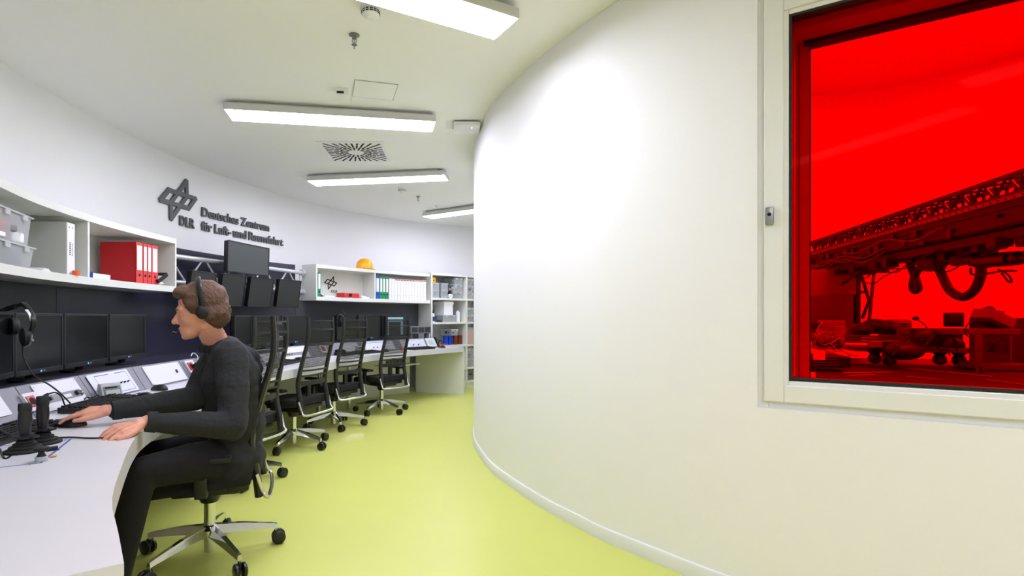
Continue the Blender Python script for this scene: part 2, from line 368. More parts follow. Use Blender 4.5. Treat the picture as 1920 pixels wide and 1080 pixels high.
b = nb(); box(b, (0,0,-.016), (.085,.055,.032), bev=.006); obj('body', b, 'frame', t)
b = nb(); box(b, (-.012,-.02,-.03), (.05,.02,.012), bev=.005); obj('lens', b, 'hole', t)
t = thing('motion_sensor', 'tiny ceiling sensor nearest the farthest ceiling light', 'sensor', (-.34,7.65,ZC), 0)
b = nb(); lathe(b, [(.04,0),(.04,-.012),(.02,-.03),(0,-.032)], seg=20); obj('body', b, 'frame', t, smooth=True)
b = nb(); box(b, (0,-.01,-.03), (.02,.01,.008)); obj('lens', b, 'hole', t)
t = thing('access_point', 'white rounded wireless access point on the ceiling beside the curved wall', 'access point', (.045,4.42,ZC), 0)
b = nb(); box(b, (0,0,-.03), (.22,.22,.036), bev=.017); box(b, (0,0,-.008), (.12,.12,.016)); obj('body', b, 'frame', t, smooth=True)
b = nb(); lathe(b, [(0,-.048),(.004,-.048),(.004,-.050),(0,-.050)], c=(.04,-.05,0), seg=8); obj('status_light', b, mat('led_white', (255,255,255), emit=3), t)

# ---------------------------------------------------------------- desk, console, backboard
cuts = [(0, BOARD.sD(3.66), 1.374, 'char'), (BOARD.sD(3.66), BOARD.sD(4.585), 1.374, 'navy'), (BOARD.sD(4.585), BOARD.sD(6.80), 1.83, 'navy'), (BOARD.sD(6.80), BOARD.len, 1.374, 'char')]
for i, (s0, s1, zt, m_) in enumerate(cuts):
    b = nb(); sweep(b, BOARD, s0+(.004 if i in (1,3) else 0), s1, rect(0, .018, .72, zt), .06)
    obj('trim_%d' % (i+1), b, m_, kind='structure', smooth=True)
desk = thing('control_desk', 'long white curved control desk running along the outer wall', 'desk', (-1.4,3.5,0))
b = nb(); n = 90
A = []; B = []
for i in range(n+1):
    A.append(EDGE.at(EDGE.len*i/n)[0]); B.append(BOARD.at(BOARD.len*i/n)[0])
B[-1] = BOARD.at(BOARD.len)[0]
for z0, z1 in ((.643,.715),):
    lo = [b.verts.new(p+Vector((0,0,z0))) for p in A]; hi = [b.verts.new(p+Vector((0,0,z1))) for p in A]
    lb = [b.verts.new(p+Vector((0,0,z0))) for p in B]; hb = [b.verts.new(p+Vector((0,0,z1))) for p in B]
    for i in range(n):
        b.faces.new((hi[i],hi[i+1],hb[i+1],hb[i])); b.faces.new((lo[i],lb[i],lb[i+1],lo[i+1])); b.faces.new((lo[i],lo[i+1],hi[i+1],hi[i])); b.faces.new((lb[i],hb[i],hb[i+1],lb[i+1]))
    b.faces.new((lo[0],hi[0],hb[0],lb[0])); b.faces.new((lo[-1],lb[-1],hb[-1],hi[-1]))
obj('worktop', b, 'top', desk, world=True)
b = nb(); e1 = EDGE.at(EDGE.len)[0]; e0 = px(780,734.8,0); d = (e0-e1); d.z = 0; nn = Vector((-d.y,d.x,0)).normalized()*.035
prism(b, [(e1.x,e1.y),(e0.x,e0.y),(e0.x-nn.x,e0.y-nn.y),(e1.x-nn.x,e1.y-nn.y)], 0, .643); obj('end_panel', b, 'lam', desk, world=True)
b = nb(); sweep(b, BOARD, BOARD.sD(2.6), BOARD.sD(8.33), rect(-.14,-.12,0,.643), .08); obj('modesty_panel', b, 'lam', desk, world=True, smooth=True)
b = nb(); prism(b, [(-1.85,.2),(-.9,.78),(-.92,.82),(-1.87,.24)], 0, .643); obj('end_panel', b, 'lam', desk, world=True)
for (x, y) in ((-1.70,6.35),(-1.42,6.72),(-1.95,4.2),(-1.93,3.1)):
    b = nb(); lathe(b, [(.03,.0),(.03,.643)], c=(x,y,0), seg=16); obj('leg', b, 'chrome', desk, world=True, smooth=True)
b = nb(); sweep(b, EDGE, EDGE.sD(6.95), EDGE.sD(7.4), rect(.18,.5,.50,.512), .1); obj('cable_tray', b, 'lam', desk, world=True)
b = nb()
for k in range(6):
    P, T, N = EDGE.at(EDGE.sD(6.95)+.05+k*.06); box(b, P+N*.3+Vector((0,0,.55)), (.05,.08,.06+.02*(k%3)))
obj('power_strip', b, 'grey', desk, world=True)
con = thing('control_console', 'grey sloped console housing along the back of the control desk', 'console', (-1.95,3.4,.715))
TOPO, TOPZ = .088, .853
b = nb(); sweep(b, CONS, 0, CONS.len, [(0,.716),(.03,.716),(.12,.79),(.12,TOPZ-.02),(TOPO+.02,TOPZ),(TOPO,TOPZ)], .05); obj('console_body', b, 'cons', con, world=True)
b = nb(); n = 90
A = [CONS.at(CONS.len*i/n) for i in range(n+1)]; B = [BOARD.at(BOARD.sD(.75)+(BOARD.len-BOARD.sD(.75))*i/n) for i in range(n+1)]
va = [b.verts.new(a[0]+a[2]*.13+Vector((0,0,.81))) for a in A]; vb = [b.verts.new(q[0]-q[2]*.004+Vector((0,0,.81))) for q in B]
vc = [b.verts.new(v.co-Vector((0,0,.08))) for v in va]; vd = [b.verts.new(v.co-Vector((0,0,.08))) for v in vb]
for i in range(n):
    b.faces.new((va[i],va[i+1],vb[i+1],vb[i])); b.faces.new((va[i],vc[i],vc[i+1],va[i+1])); b.faces.new((vc[i],vd[i],vd[i+1],vc[i+1])); b.faces.new((vd[i],vb[i],vb[i+1],vd[i+1]))
obj('monitor_ledge', b, 'navy', con, world=True, label='dark blue ledge carrying the monitors')
for D in (1.759,2.360,2.805,3.281,3.788,4.295,4.916,5.299,5.899,6.365,6.727,7.276):
    b = nb(); s = CONS.sD(D); P, T, N = CONS.at(s); S = (N*TOPO+Vector((0,0,TOPZ-.716))); L = S.length; S.normalize()
    box(b, (0, L/2, .0004), (.003, L, .001), frame_m(P+Vector((0,0,.716)), T, S, T.cross(S))); obj('seam', b, 'gasket', con, world=True)
SL = math.hypot(TOPO, TOPZ-.716)
def slope(D, a=.5, h=0):
    P, T, N = CONS.at(CONS.sD(D)); S = N*TOPO+Vector((0,0,TOPZ-.716)); S.normalize(); return frame_m(P+Vector((0,0,.716))+S*SL*a+T.cross(S)*h, T, S, T.cross(S))
def plate(name, D0, D1, a0=.1, a1=.9, m='plate', h=.004, parent=None, base=0, label=None):
    s0, s1 = CONS.sD(D0), CONS.sD(D1); P, T, N = CONS.at((s0+s1)/2); p0 = CONS.at(s0)[0]; p1 = CONS.at(s1)[0]; T = (p1-p0).normalized(); N = Vector((-T.y,T.x,0))
    S = (N*TOPO+Vector((0,0,TOPZ-.716))).normalized(); Z = T.cross(S)
    if Z.z < 0: Z = -Z
    o = (p0+p1)/2+Vector((0,0,.716)); W = (p1-p0).length
    b = nb(); m4 = frame_m(o, T, S, Z); box(b, (0, SL*(a0+a1)/2, base+h/2+.0015), (W, SL*(a1-a0), h), m4)
    return obj(name, b, m, parent or con, world=True, label=label), m4, W
def onplate(m4, items, name, m, parent):
    b = nb()
    for (x, y, sx, sy, h, base) in items: box(b, (x, y, base+h/2), (sx, sy, h), m4)
    return obj(name, b, m, parent, world=True)
def knobs(m4, xs, y, parent, r=.005, h=.014, m='black'):
    for x in xs:
        b = nb(); lathe(b, [(r,.005),(r,.005+h*.5),(r*.5,.005+h),(0,.005+h)], c=(x,y,0), seg=10, m=m4); obj('knob', b, m, parent, world=True, smooth=True)
def screws(m4, W, a0, a1, parent):
    b = nb()
    for x in (-W/2+.012, W/2-.012):
        for y in (SL*a0+.012, SL*a1-.012): lathe(b, [(.0028,.005),(.0028,.0065),(0,.0065)], c=(x,y,0), seg=8, m=m4)
    obj('screws', b, 'steel', parent, world=True)
plate('cover_plate', 2.049, 2.246, .25, .85)
p, m4, W = plate('cover_plate', 2.443, 2.753, .06, .95); screws(m4, W, .06, .95, p)
onplate(m4, [(0,SL*.42,W*.9,.04,.002,.005)], 'connector_strip', 'grey', p)
onplate(m4, [(-.10,SL*.42,.012,.018,.012,.007),(.10,SL*.42,.02,.02,.015,.007),(.135,SL*.45,.012,.01,.006,.007),(.135,SL*.36,.012,.01,.006,.007)], 'connector', 'black', p)
onplate(m4, [(.02,SL*.40,.07,.018,.002,.0072)], 'strip_label', 'plate', p)
p, m4, W = plate('cover_plate', 2.857, 3.219, .05, .95); pw, m4w, Ww = plate('side_plate', 2.846, 2.898, .02, .92, h=.002, base=.004)
BW = W*.80; y0, y1 = SL*.13, SL*.86; xo = .012
onplate(m4, [(xo-BW*.28,y1,BW*.42,.004,.001,.005),(xo+BW*.30,y1,BW*.36,.004,.001,.005),(xo,y0,BW,.003,.001,.005),(xo-BW/2,(y0+y1)/2,.002,y1-y0,.001,.005),(xo+BW/2,(y0+y1)/2,.002,y1-y0,.001,.005)], 'blue_border', 'line', p)
knobs(m4, [xo+k*.034-.03 for k in range(5)], SL*.45, p)
p, m4, W = plate('cover_plate', 3.364, 3.757, .07, .93); screws(m4, W, .07, .93, p); onplate(m4, [(.12,SL*.5,.012,.024,.008,.005)], 'socket', 'black', p)
def socket_plate(D0, D1, a0, a1, plug=False):
    p, m4, W = plate('socket_plate', D0, D1, a0, a1, h=.014)
    onplate(m4, [(-W*.1,SL*(a0+a1)/2,W*.6,SL*(a1-a0)*.62,.003,.016)], 'socket_insert', 'socket', p)
    b = nb(); lathe(b, [(.018,.019),(.018,.0205),(0,.0205)], c=(-W*.1,SL*(a0+a1)/2,0), seg=16, m=m4); obj('socket_well', b, 'hole', p, world=True)
    if plug:
        b = nb(); box(b, (W*.15,SL*.38,.04), (.05,.085,.05), m4, bev=.01); obj('plug', b, 'black', p, world=True)
socket_plate(2.344, 2.427, .18, .72); socket_plate(3.819, 3.923, .3, .9, True)
socket_plate(6.034, 6.138, .25, .85)
p, m4, W = plate('cover_plate', 4.989, 5.227, .08, .92)
p, m4, W = plate('cover_plate', 5.361, 5.837, .08, .92); onplate(m4, [(0,SL*.42,W*.72,.035,.002,.005)], 'connector_strip', 'grey', p); knobs(m4, [-.14,-.11,-.07], SL*.42, p)
p, m4, W = plate('cover_plate', 6.417, 6.686, .08, .92)
p, m4, W = plate('cover_plate', 6.769, 7.224, .08, .92); onplate(m4, [(0,SL*.8,W*.8,.006,.001,.005)], 'blue_border', 'line', p); knobs(m4, [-.12,-.05], SL*.35, p, r=.008)
p, m4, W = plate('cover_plate', 7.328, 7.680, .08, .95); onplate(m4, [(0,SL*.85,W*.85,.005,.001,.005)], 'blue_border', 'line', p); knobs(m4, [-.02,.08], SL*.35, p, r=.01, h=.03, m='steel')
p, m4, W = plate('display_tile', 7.700, 7.835, .1, .95, h=.012); onplate(m4, [(0,SL*.52,W*.5,.07,.002,.014)], 'display', 'lcd', p)
for xk in (0,):
    b = nb(); m5 = slope(7.86); box(b, (0,0,.0), (.02,SL*1.08,.05), m5); obj('console_end_cap', b, 'bezel', con, world=True)
# ---------------------------------------------------------------- wall shelves
SZ0, SZ1, SZ2, SZ3 = 1.375, 1.424, 1.79, 1.835
def wall_shelf(label, path, s0, s1, depth, divs, o):
    t = thing('wall_shelf', label, 'shelf', o)
    b = nb(); sweep(b, path, s0, s1, rect(0, depth, SZ2, SZ3), .05); obj('top_board', b, 'lam', t, world=True)
    b = nb(); sweep(b, path, s0, s1, rect(0, depth, SZ0, SZ1), .05); obj('bottom_board', b, 'lam', t, world=True)
    b = nb(); sweep(b, path, s0, s1, rect(depth-.012, depth, SZ1, SZ2), .05); obj('back_panel', b, 'lam', t, world=True)
    for s in divs:
        b = nb(); end = s in (s0, s1); z0, z1 = (SZ0, SZ3+.003) if end else (SZ1, SZ2); e = -.004 if end else 0
        hx = .011; box(b, (0, depth/2+e, (z0+z1)/2), (hx*2, depth-.014, z1-z0), loc_m(path, s)); obj('side_panel' if end else 'divider', b, 'lam', t, world=True)
    return t
n0, n1 = 0, SHELFN.sD(4.575)
nd = SHELFN.su(168.5)
wall_shelf('near white curved wall shelf holding plastic boxes and red binders', SHELFN, n0, n1, .40, (n0, nd, n1), (-2.5,3.5,SZ0))
fd = SHELFF.su(704)
wall_shelf('far white curved wall shelf holding white, green and blue binders', SHELFF, 0, SHELFF.len, .29, (0, fd), (-1.3,7.6,SZ0))
def binder(P, T, N, z, w, h, d, m, ms, label, group, nolabel=False, dots=False):
    """ring binder standing on z with its spine at P, spine width along T, cover depth along N"""
    rz = math.atan2(T.y, T.x)
    t = thing('ring_binder', label, 'binder', P+Vector((0,0,z)), rz, group)
    b = nb()
    box(b, (0,.0015,h/2), (w,.003,h)); box(b, (-w/2+.0015,d/2,h/2), (.003,d,h)); box(b, (w/2-.0015,d/2,h/2), (.003,d,h)); obj('cover', b, m, t)
    b = nb(); box(b, (0,-.0007,h/2), (w*.96,.0014,h*.985)); obj('spine', b, ms, t)
    b = nb(); box(b, (0,d/2,h/2), (w-.012,d-.02,h-.03)); obj('pages', b, 'paper', t)
    if not nolabel:
        b = nb(); box(b, (0,-.0021,h*.62), (w*.72,.0014,h*.6)); obj('spine_label', b, 'white', t)
    if m == 'white': pass
    b = nb(); lathe(b, [(.011,0),(.011,.001),(0,.001)] if m != 'white' else [(.004,0),(.004,.001),(0,.001)], seg=14, m=Matrix.Translation((0,-.0016,h*.2)) @ Matrix.Rotation(math.pi/2, 4, 'X')); obj('finger_hole', b, 'hole', t)
    if dots:
        b = nb(); box(b, (0,-.002,h*.96), (w*.9,.001,h*.05)); obj('spine_sticker', b, 'orange', t)
        b = nb(); box(b, (0,-.0028,h*.96), (w*.5,.001,h*.02)); obj('spine_print', b, 'hole', t)
    if m == 'red':
        b = nb()
        for (y, zz) in ((.055,.60),(.055,.42),(.035,.65),(.035,.37)): lathe(b, [(.004,0),(.004,.0015),(0,.0015)], seg=10, m=Matrix.Translation((-w/2-.001,y,h*zz)) @ Matrix.Rotation(-math.pi/2, 4, 'Y'))
        obj('rivets', b, 'steel', t)
    return t
def onshelf(path, x, off=.02):
    P, T, N = path.at(path.su(x)); return P+N*off, T, N
def onshelfD(path, s, off=.02):
    P, T, N = path.at(s); return P+N*off, T, N
names = ['red ring binder nearest the viewer, leftmost of the four on the near shelf','narrow red ring binder, second from the left','narrow red ring binder, third from the left','red ring binder at the right end of the row of four, beside the black tray']
s = SHELFN.su(258)+.045
# the binders stand with their covers square to the shelf's right half
sb = SHELFN.su(262); Pb, Tb, Nb = SHELFN.at(SHELFN.su(285))
x = 0
P0 = SHELFN.at(sb)[0]+Nb*.03
for i, w in enumerate((.082,.05,.05,.082)):
    c = P0+Tb*(x+w/2); x += w+.004
    binder(c, Tb, Nb, SZ1, w, .318, .285, 'red', 'redspine', names[i], 'red ring binders on the near shelf')
# grey/white file box
P, T, N = onshelf(SHELFN, 143, .03); t = thing('file_box', 'tall grey file box with a white spine on the near shelf', 'file box', P+Vector((0,0,SZ1)), math.atan2(T.y,T.x))
b = nb(); box(b, (0,.15,.165), (.085,.29,.33), bev=.003); obj('body', b, 'greybox', t)
b = nb(); box(b, (0,.003,.165), (.08,.006,.325)); obj('spine', b, 'white', t)
b = nb()
for k in range(7): box(b, (-.012,-.001,.13+k*.012), (.010,.002,.006)); box(b, (.012,-.001,.125+k*.012), (.006,.002,.004))
for xx in (-.02,.015): lathe(b, [(.004,0),(.004,.001),(0,.001)], seg=8, m=Matrix.Translation((xx,0,.30)) @ Matrix.Rotation(math.pi/2, 4, 'X'))
obj('spine_print', b, 'hole', t)
P, T, N = onshelf(SHELFN, 144, .004); t = thing('tape_roll', 'small orange tape roll in front of the grey file box', 'tape', P+N*-.0+Vector((0,0,SZ1)), math.atan2(T.y,T.x))
b = nb(); lathe(b, [(.010,0),(.020,0),(.020,.03),(.010,.03),(.010,.0)], seg=20); obj('roll', b, 'orange', t, smooth=True)
t.location = P+Vector((0,0,SZ1))-N*-.0+N*-.0
t.scale = (1,1,1)
P, T, N = onshelf(SHELFN, 107, .06); t = thing('paper_stack', 'small stack of papers lying between the lower plastic box and the file box', 'papers', P+Vector((0,0,SZ1)), math.atan2(T.y,T.x)+.1)
b = nb()
for k in range(4): box(b, (0,.1,.004+k*.006), (.16-.02*k,.21,.005), Matrix.Rotation(.05*k,4,'Z'))
obj('sheets', b, 'paper', t)
# plastic storage boxes
def storage_box(loc, rz, w, d, h, label, group, fill, cat='storage box', z=0, mw='clear'):
    t = thing('storage_box', label, cat, (loc[0],loc[1],loc[2]), rz, group)
    b = nb(); tp = .92
    def shell(bm, w, d, h, th):
        o = [(-w/2*tp,-d/2*tp,0),(w/2*tp,-d/2*tp,0),(w/2*tp,d/2*tp,0),(-w/2*tp,d/2*tp,0)]; u = [(-w/2,-d/2,h),(w/2,-d/2,h),(w/2,d/2,h),(-w/2,d/2,h)]
        vo = [bm.verts.new(p) for p in o]; vu = [bm.verts.new(p) for p in u]
        vi = [bm.verts.new((p[0]*(1-th/w*2),p[1]*(1-th/d*2),p[2]+th)) for p in o]; vj = [bm.verts.new((p[0]*(1-th/w*2),p[1]*(1-th/d*2),p[2])) for p in u]
        bmesh.ops.delete(bm, geom=vi+vj, context='VERTS'); bm.faces.new(vo[::-1])
        for k in range(4):
            q = (k+1)%4; bm.faces.new((vo[k],vo[q],vu[q],vu[k]))
    shell(b, w-.01, d-.01, h-.012, .003); obj('tub', b, mw, t)
    b = nb(); box(b, (0,0,h-.008), (w+.012,d+.012,.010), bev=.003); box(b, (0,0,h-.002), (w-.02,d-.02,.008), bev=.003)
    for k in (-1,1): box(b, (k*w*.25,-d/2-.004,h-.022), (.05,.008,.03), bev=.002)
    obj('lid', b, 'lid', t, label='clear lid')
    for m, items in fill:
        b = nb()
        for (x,y,zz,sx,sy,sz,a) in items: box(b, (0,0,0), (sx,sy,sz), Matrix.Translation((x*w,y*d,zz*h+sz/2+.005)) @ Matrix.Rotation(a,4,'Z'), bev=min(sx,sy,sz)*.2)
        obj('contents', b, m, t)
    return t
rr = random.Random(4)
def junk(n, w, h, sc=1): return [(rr.uniform(-.33,.33), rr.uniform(-.33,.33), rr.uniform(0,.35), rr.uniform(.04,.12)*sc, rr.uniform(.04,.1)*sc, rr.uniform(.02,.05)*sc, rr.uniform(0,3)) for _ in range(n)]
P, T, N = onshelf(SHELFN, 38, .165); rz = math.atan2(T.y,T.x)
storage_box(P+Vector((0,0,SZ1)), rz, .42, .30, .125, 'lower clear plastic box with dark blue contents on the near shelf', 'clear plastic boxes on the near shelf', [('navy', [(-.08,-.05,0,.30,.22,.06,0)]),('cons', [(.30,0,.0,.09,.18,.05,.2),(0,-.2,.45,.2,.08,.03,.3)]),('paper', junk(6,.4,.1,.8))])
storage_box(P+Vector((0,0,SZ1+.127)), rz+.02, .40, .29, .165, 'upper clear plastic box with red cables, stacked on the lower one', 'clear plastic boxes on the near shelf', [('redcase', junk(9,.4,.16,1.3)+[(-.1,-.1,.45,.26,.16,.035,.1)]),('paper', junk(12,.4,.16,1.1)),('grey', junk(5,.4,.16))])
P, T, N = onshelf(SHELFN, 190, .03); t = thing('card_box', 'flat card box, half blue and half white, lying beside the red binders', 'box', P+Vector((0,0,SZ1)), math.atan2(T.y,T.x))
b = nb(); box(b, (-.09,.04,.02), (.1,.08,.04), bev=.002); obj('blue_half', b, 'navyblue', t, label='blue half')
b = nb(); box(b, (.06,.04,.018), (.2,.08,.036), bev=.002); obj('white_half', b, 'white', t, label='white half')
P, T, N = onshelf(SHELFN, 309, .10); t = thing('letter_tray', 'small black tray leaning behind the last red binder', 'tray', P+Vector((0,0,SZ1)), math.atan2(T.y,T.x))
b = nb(); m = Matrix.Rotation(-.5,4,'Y'); box(b, (0,0,.005), (.14,.18,.006), m)
for c, s_ in (((.07,0,.02),(.005,.18,.03)),((-.07,0,.02),(.005,.18,.03)),((0,.09,.02),(.14,.005,.03)),((0,-.09,.02),(.14,.005,.03))): box(b, c, s_, m)
bmesh.ops.translate(b, verts=b.verts, vec=(0,0,.045)); obj('tray_body', b, 'black', t)
b = nb(); box(b, (0,0,.011), (.12,.16,.004), m); bmesh.ops.translate(b, verts=b.verts, vec=(0,0,.045)); obj('papers', b, 'paper', t)
P, T, N = onshelf(SHELFN, 303, .02); t = thing('crumpled_paper', 'crumpled paper scrap beside the last red binder', 'paper', P+Vector((0,0,SZ1)), 0)
b = nb(); bmesh.ops.create_icosphere(b, subdivisions=2, radius=.02)
for v in b.verts: v.co *= 1+rr.uniform(-.3,.3); v.co.z = v.co.z*.7+.013; v.co.x *= 1.6
obj('scrap', b, 'paper', t)
# far shelf contents
P, T, N = onshelf(SHELFF, 600.5, .02); binder(P+T*.0, T, N, SZ1, .045, .318, .25, 'green', 'green', 'green ring binder alone at the left end of the far shelf', 'green ring binders')
s = SHELFF.su(706.5)+.032; x = s
for i, (m, w, lb) in enumerate((('blue',.07,'blue ring binder on the far shelf'),('green',.05,'green ring binder next to the blue one'),('green',.05,'middle one of the three neighbouring green ring binders'),('green',.05,'green ring binder next to the white binders'))):
    P, T, N = onshelfD(SHELFF, x, .02); binder(P, T, N, SZ1, w, .318, .25, m, m, lb, 'green ring binders' if m == 'green' else None); x += w/2+.05/2+.004
x += .008; sE = SHELFF.su(803); k = 0; nW = 13; wW = (sE-x)/nW
for k in range(nW):
    P, T, N = onshelfD(SHELFF, x, .02); binder(P, T, N, SZ1, wW-.003, .30, .25, 'white', 'white', 'white ring binder with an orange top sticker in the far row' if k > 1 else ['first white ring binder, next to the green ones, plain at the top','second white ring binder from the green ones, plain at the top'][k], 'white ring binders on the far shelf', True, k > 1); x += wW
P, T, N = onshelfD(SHELFF, SHELFF.su(665), .08); t = thing('tool_case', 'small red plastic case on the far shelf', 'case', P+Vector((0,0,SZ1)), math.atan2(T.y,T.x))
b = nb(); box(b, (0,.06,.035), (.27,.17,.07), bev=.012); obj('shell', b, 'redcase', t)
b = nb(); box(b, (-.03,-.03,.04), (.045,.012,.045), bev=.004); obj('latch', b, 'black', t)
P, T, N = onshelfD(SHELFF, SHELFF.su(689), .06); t = thing('paper_stack', 'loose white papers right of the red case', 'papers', P+Vector((0,0,SZ1)), math.atan2(T.y,T.x))
b = nb(); box(b, (0,.05,.01), (.12,.15,.02)); box(b, (-.02,.05,.028), (.08,.12,.016)); obj('sheets', b, 'paper', t)
P, T, N = onshelfD(SHELFF, SHELFF.su(617), .06); t = thing('notebook', 'white notebook lying under the small emblem', 'notebook', P+Vector((0,0,SZ1)), math.atan2(T.y,T.x))
b = nb(); box(b, (.06,.05,.01), (.17,.12,.02), bev=.002); obj('pages', b, 'paper', t)
P, T, N = onshelfD(SHELFF, SHELFF.su(606), .05); t = thing('stapler', 'black stapler beside the lone green binder', 'stapler', P+Vector((0,0,SZ1)), math.atan2(T.y,T.x))
b = nb(); box(b, (0,.02,.012), (.075,.035,.024), bev=.005); box(b, (-.005,.02,.032), (.05,.03,.016), bev=.005); obj('body', b, 'black', t)
# yellow helmet on the far shelf
P, T, N = onshelfD(SHELFF, SHELFF.su(694), .12); t = thing('safety_helmet', 'yellow safety helmet lying on top of the far shelf', 'helmet', P+Vector((0,0,SZ3)), math.atan2(T.y,T.x))
b = nb(); lathe(b, [(.112,.012),(.113,.03),(.11,.07),(.095,.11),(.068,.14),(.035,.155),(0,.158)], seg=32)
for v in b.verts: v.co.x *= 1.12
for k in (-1,0,1): tube(b, [(-.09+.0*k, k*.035, .11),(-.03,k*.035,.152),(.03,k*.035,.152),(.09,k*.035,.112)], .006, 8)
obj('shell', b, 'yellow', t, smooth=True)
b = nb(); lathe(b, [(.113,.012),(.128,.006),(.129,.012),(.113,.022)], seg=32)
for v in b.verts:
    v.co.x *= 1.1
    if v.co.x > .03: v.co.x *= 1.22; v.co.z -= .003
obj('brim', b, 'yellow', t, smooth=True)
b = nb(); box(b, (-.05,-.10,.006), (.09,.01,.012)); box(b, (-.1,0,.006), (.01,.12,.012)); obj('headband', b, 'black', t)

# ---------------------------------------------------------------- tall open cabinet at the far end
CA = Vector((-.465,8.25,0)); CB = px(892,725.3,0); CT = (CB-CA).normalized(); CT.z = 0; CN = Vector((-CT.y,CT.x,0)); CM = frame_m(CA, CT, CN, Vector((0,0,1)))
cab = thing('storage_cabinet', 'tall open white shelving cabinet full of boxes at the far end', 'cabinet', CA, math.atan2(CT.y,CT.x))
def cx(x):
    u = (x-CX)/F; return (u*CA.y-CA.x)/(CT.x-u*CT.y)
CD = .42; xs = [0, cx(875.5), cx(875.5)*1.68]; zs = [.10, .32, .70, 1.07, 1.45, 1.835]
for i, xx in enumerate(xs):
    b = nb(); box(b, (xx+(.012 if i == 0 else 0), CD/2, 1.85/2 if i else 1.85/2), (.028, CD, 1.85)); obj('side_panel', b, 'lam', cab)
for z in zs:
    b = nb(); box(b, ((xs[0]+xs[2])/2, CD/2, z), (xs[2]-xs[0], CD-.01, .032)); obj('shelf_board', b, 'lam', cab)
b = nb(); box(b, ((xs[0]+xs[2])/2, CD-.006, .93), (xs[2]-xs[0], .01, 1.8)); obj('back_panel', b, 'lam', cab)
b = nb(); box(b, ((xs[0]+xs[2])/2, .03, .045), (xs[2]-xs[0], .02, .09)); obj('plinth', b, 'lam', cab)
def cab_loc(x, zi, off): return CM @ Vector((cx(x), off, zs[zi]+.016))
CR = math.atan2(CT.y, CT.x)
def crate(x, zi, z, w, h, label, m='crate'):
    t = thing('small_parts_crate', label, 'crate', cab_loc(x, zi, .16)+Vector((0,0,z)), CR, 'small grey crates in the cabinet')
    b = nb(); box(b, (0,0,h/2), (w*.94,.26,h), bev=.004); obj('tub', b, m, t)
    b = nb(); box(b, (0,0,h-.01), (w,.275,.018), bev=.003); box(b, (0,-.135,h*.45), (w*.8,.01,.015)); box(b, (0,-.135,h*.7), (w*.5,.014,.02)); obj('rim', b, 'lgrey', t)
crate(819.5, 4, 0, .14, .118, 'small grey crate at lower left on the top cabinet shelf'); crate(819.5, 4, .12, .14, .118, 'small grey crate at upper left, under the yellow box')
crate(836, 4, 0, .14, .118, 'small grey crate lower in the second stack of the top cabinet shelf'); crate(836, 4, .12, .14, .118, 'small grey crate on top of the second stack')
t = thing('yellow_box', 'small yellow box on top of the grey crates in the cabinet', 'box', cab_loc(817.5, 4, .12)+Vector((0,0,.24)), CR)
b = nb(); box(b, (0,0,.042), (.085,.13,.084), bev=.006); obj('body', b, 'yellow', t)
b = nb(); box(b, (.0,-.066,.03), (.014,.003,.018)); obj('latch', b, 'hole', t)
def cbox(x, zi, z, w, h, label, fm, group='clear plastic boxes in the cabinet', off=.17):
    return storage_box(cab_loc(x, zi, off)+Vector((0,0,z)), CR, w, .27, h, label, group, [(fm, junk(6,w,h,.9))])
cbox(861, 4, 0, .21, .11, 'lowest clear box on the top cabinet shelf','grey'); cbox(862, 4, .112, .21, .115, 'middle clear box on the top cabinet shelf','lgrey'); cbox(863, 4, .229, .19, .11, 'topmost clear box on the top cabinet shelf','lgrey')
t = thing('tape_roll', 'white tape roll beside the clear boxes on the top cabinet shelf', 'tape', cab_loc(848, 4, .05)+Vector((0,0,.036)), CR)
b = nb(); lathe(b, [(.016,-.02),(.035,-.02),(.035,.02),(.016,.02),(.016,-.02)], seg=20, m=Matrix.Rotation(math.pi/2,4,'X')); obj('roll', b, 'white', t, smooth=True)
t = thing('cable_reel', 'black cable reel between the white tape roll and the clear boxes', 'reel', cab_loc(852, 4, .11)+Vector((0,0,.06)), CR)
b = nb(); lathe(b, [(0,-.03),(.06,-.03),(.06,-.024),(.035,-.02),(.035,.02),(.06,.024),(.06,.03),(0,.03)], seg=24, m=Matrix.Rotation(math.pi/2,4,'X')); obj('reel', b, 'black', t, smooth=True)
b = nb(); box(b, (.03,0,.065), (.07,.04,.02), bev=.004); obj('tag', b, 'redcase', t)
for x, z, w, m, lb in ((884.5,0,.16,'navy','dark clear box at the bottom of the right cabinet column, top shelf'),(884.5,.112,.16,'navy','dark clear box, middle of the right cabinet column, top shelf'),(884.5,.226,.15,'orangebox','clear box with red contents, topmost in the right cabinet column')): cbox(x, 4, z, w, .11, lb, m)
# second shelf
t = thing('cardboard_box', 'white cardboard box with a lid, on the clear trays of the second shelf', 'box', cab_loc(845, 3, .17)+Vector((0,0,.112)), CR)
b = nb(); box(b, (0,0,.085), (.19,.24,.17), bev=.003); obj('body', b, 'white', t)
b = nb(); box(b, (0,0,.19), (.205,.255,.05), bev=.003); obj('lid', b, 'paper', t)
storage_box(cab_loc(846, 3, .17), CR, .30, .28, .11, 'clear tray box under the white cardboard box', 'clear plastic boxes in the cabinet', [('lgrey', junk(7,.3,.1,.8)),('navy', junk(2,.3,.1,.6))])
t = thing('canister', 'white canister right of the clear tray box', 'canister', cab_loc(867.5, 3, .12), CR)
b = nb(); lathe(b, [(.035,0),(.037,.01),(.037,.15),(.03,.165),(.016,.17),(.016,.19),(0,.19)], seg=24); obj('body', b, 'white', t, smooth=True)
t = thing('spray_bottle', 'small bottle with blue label and black cap on the second cabinet shelf', 'bottle', cab_loc(817, 3, .07), CR)
b = nb(); lathe(b, [(.026,0),(.028,.008),(.028,.11),(.02,.13),(.012,.135),(0,.136)], seg=20); obj('body', b, 'white', t, smooth=True)
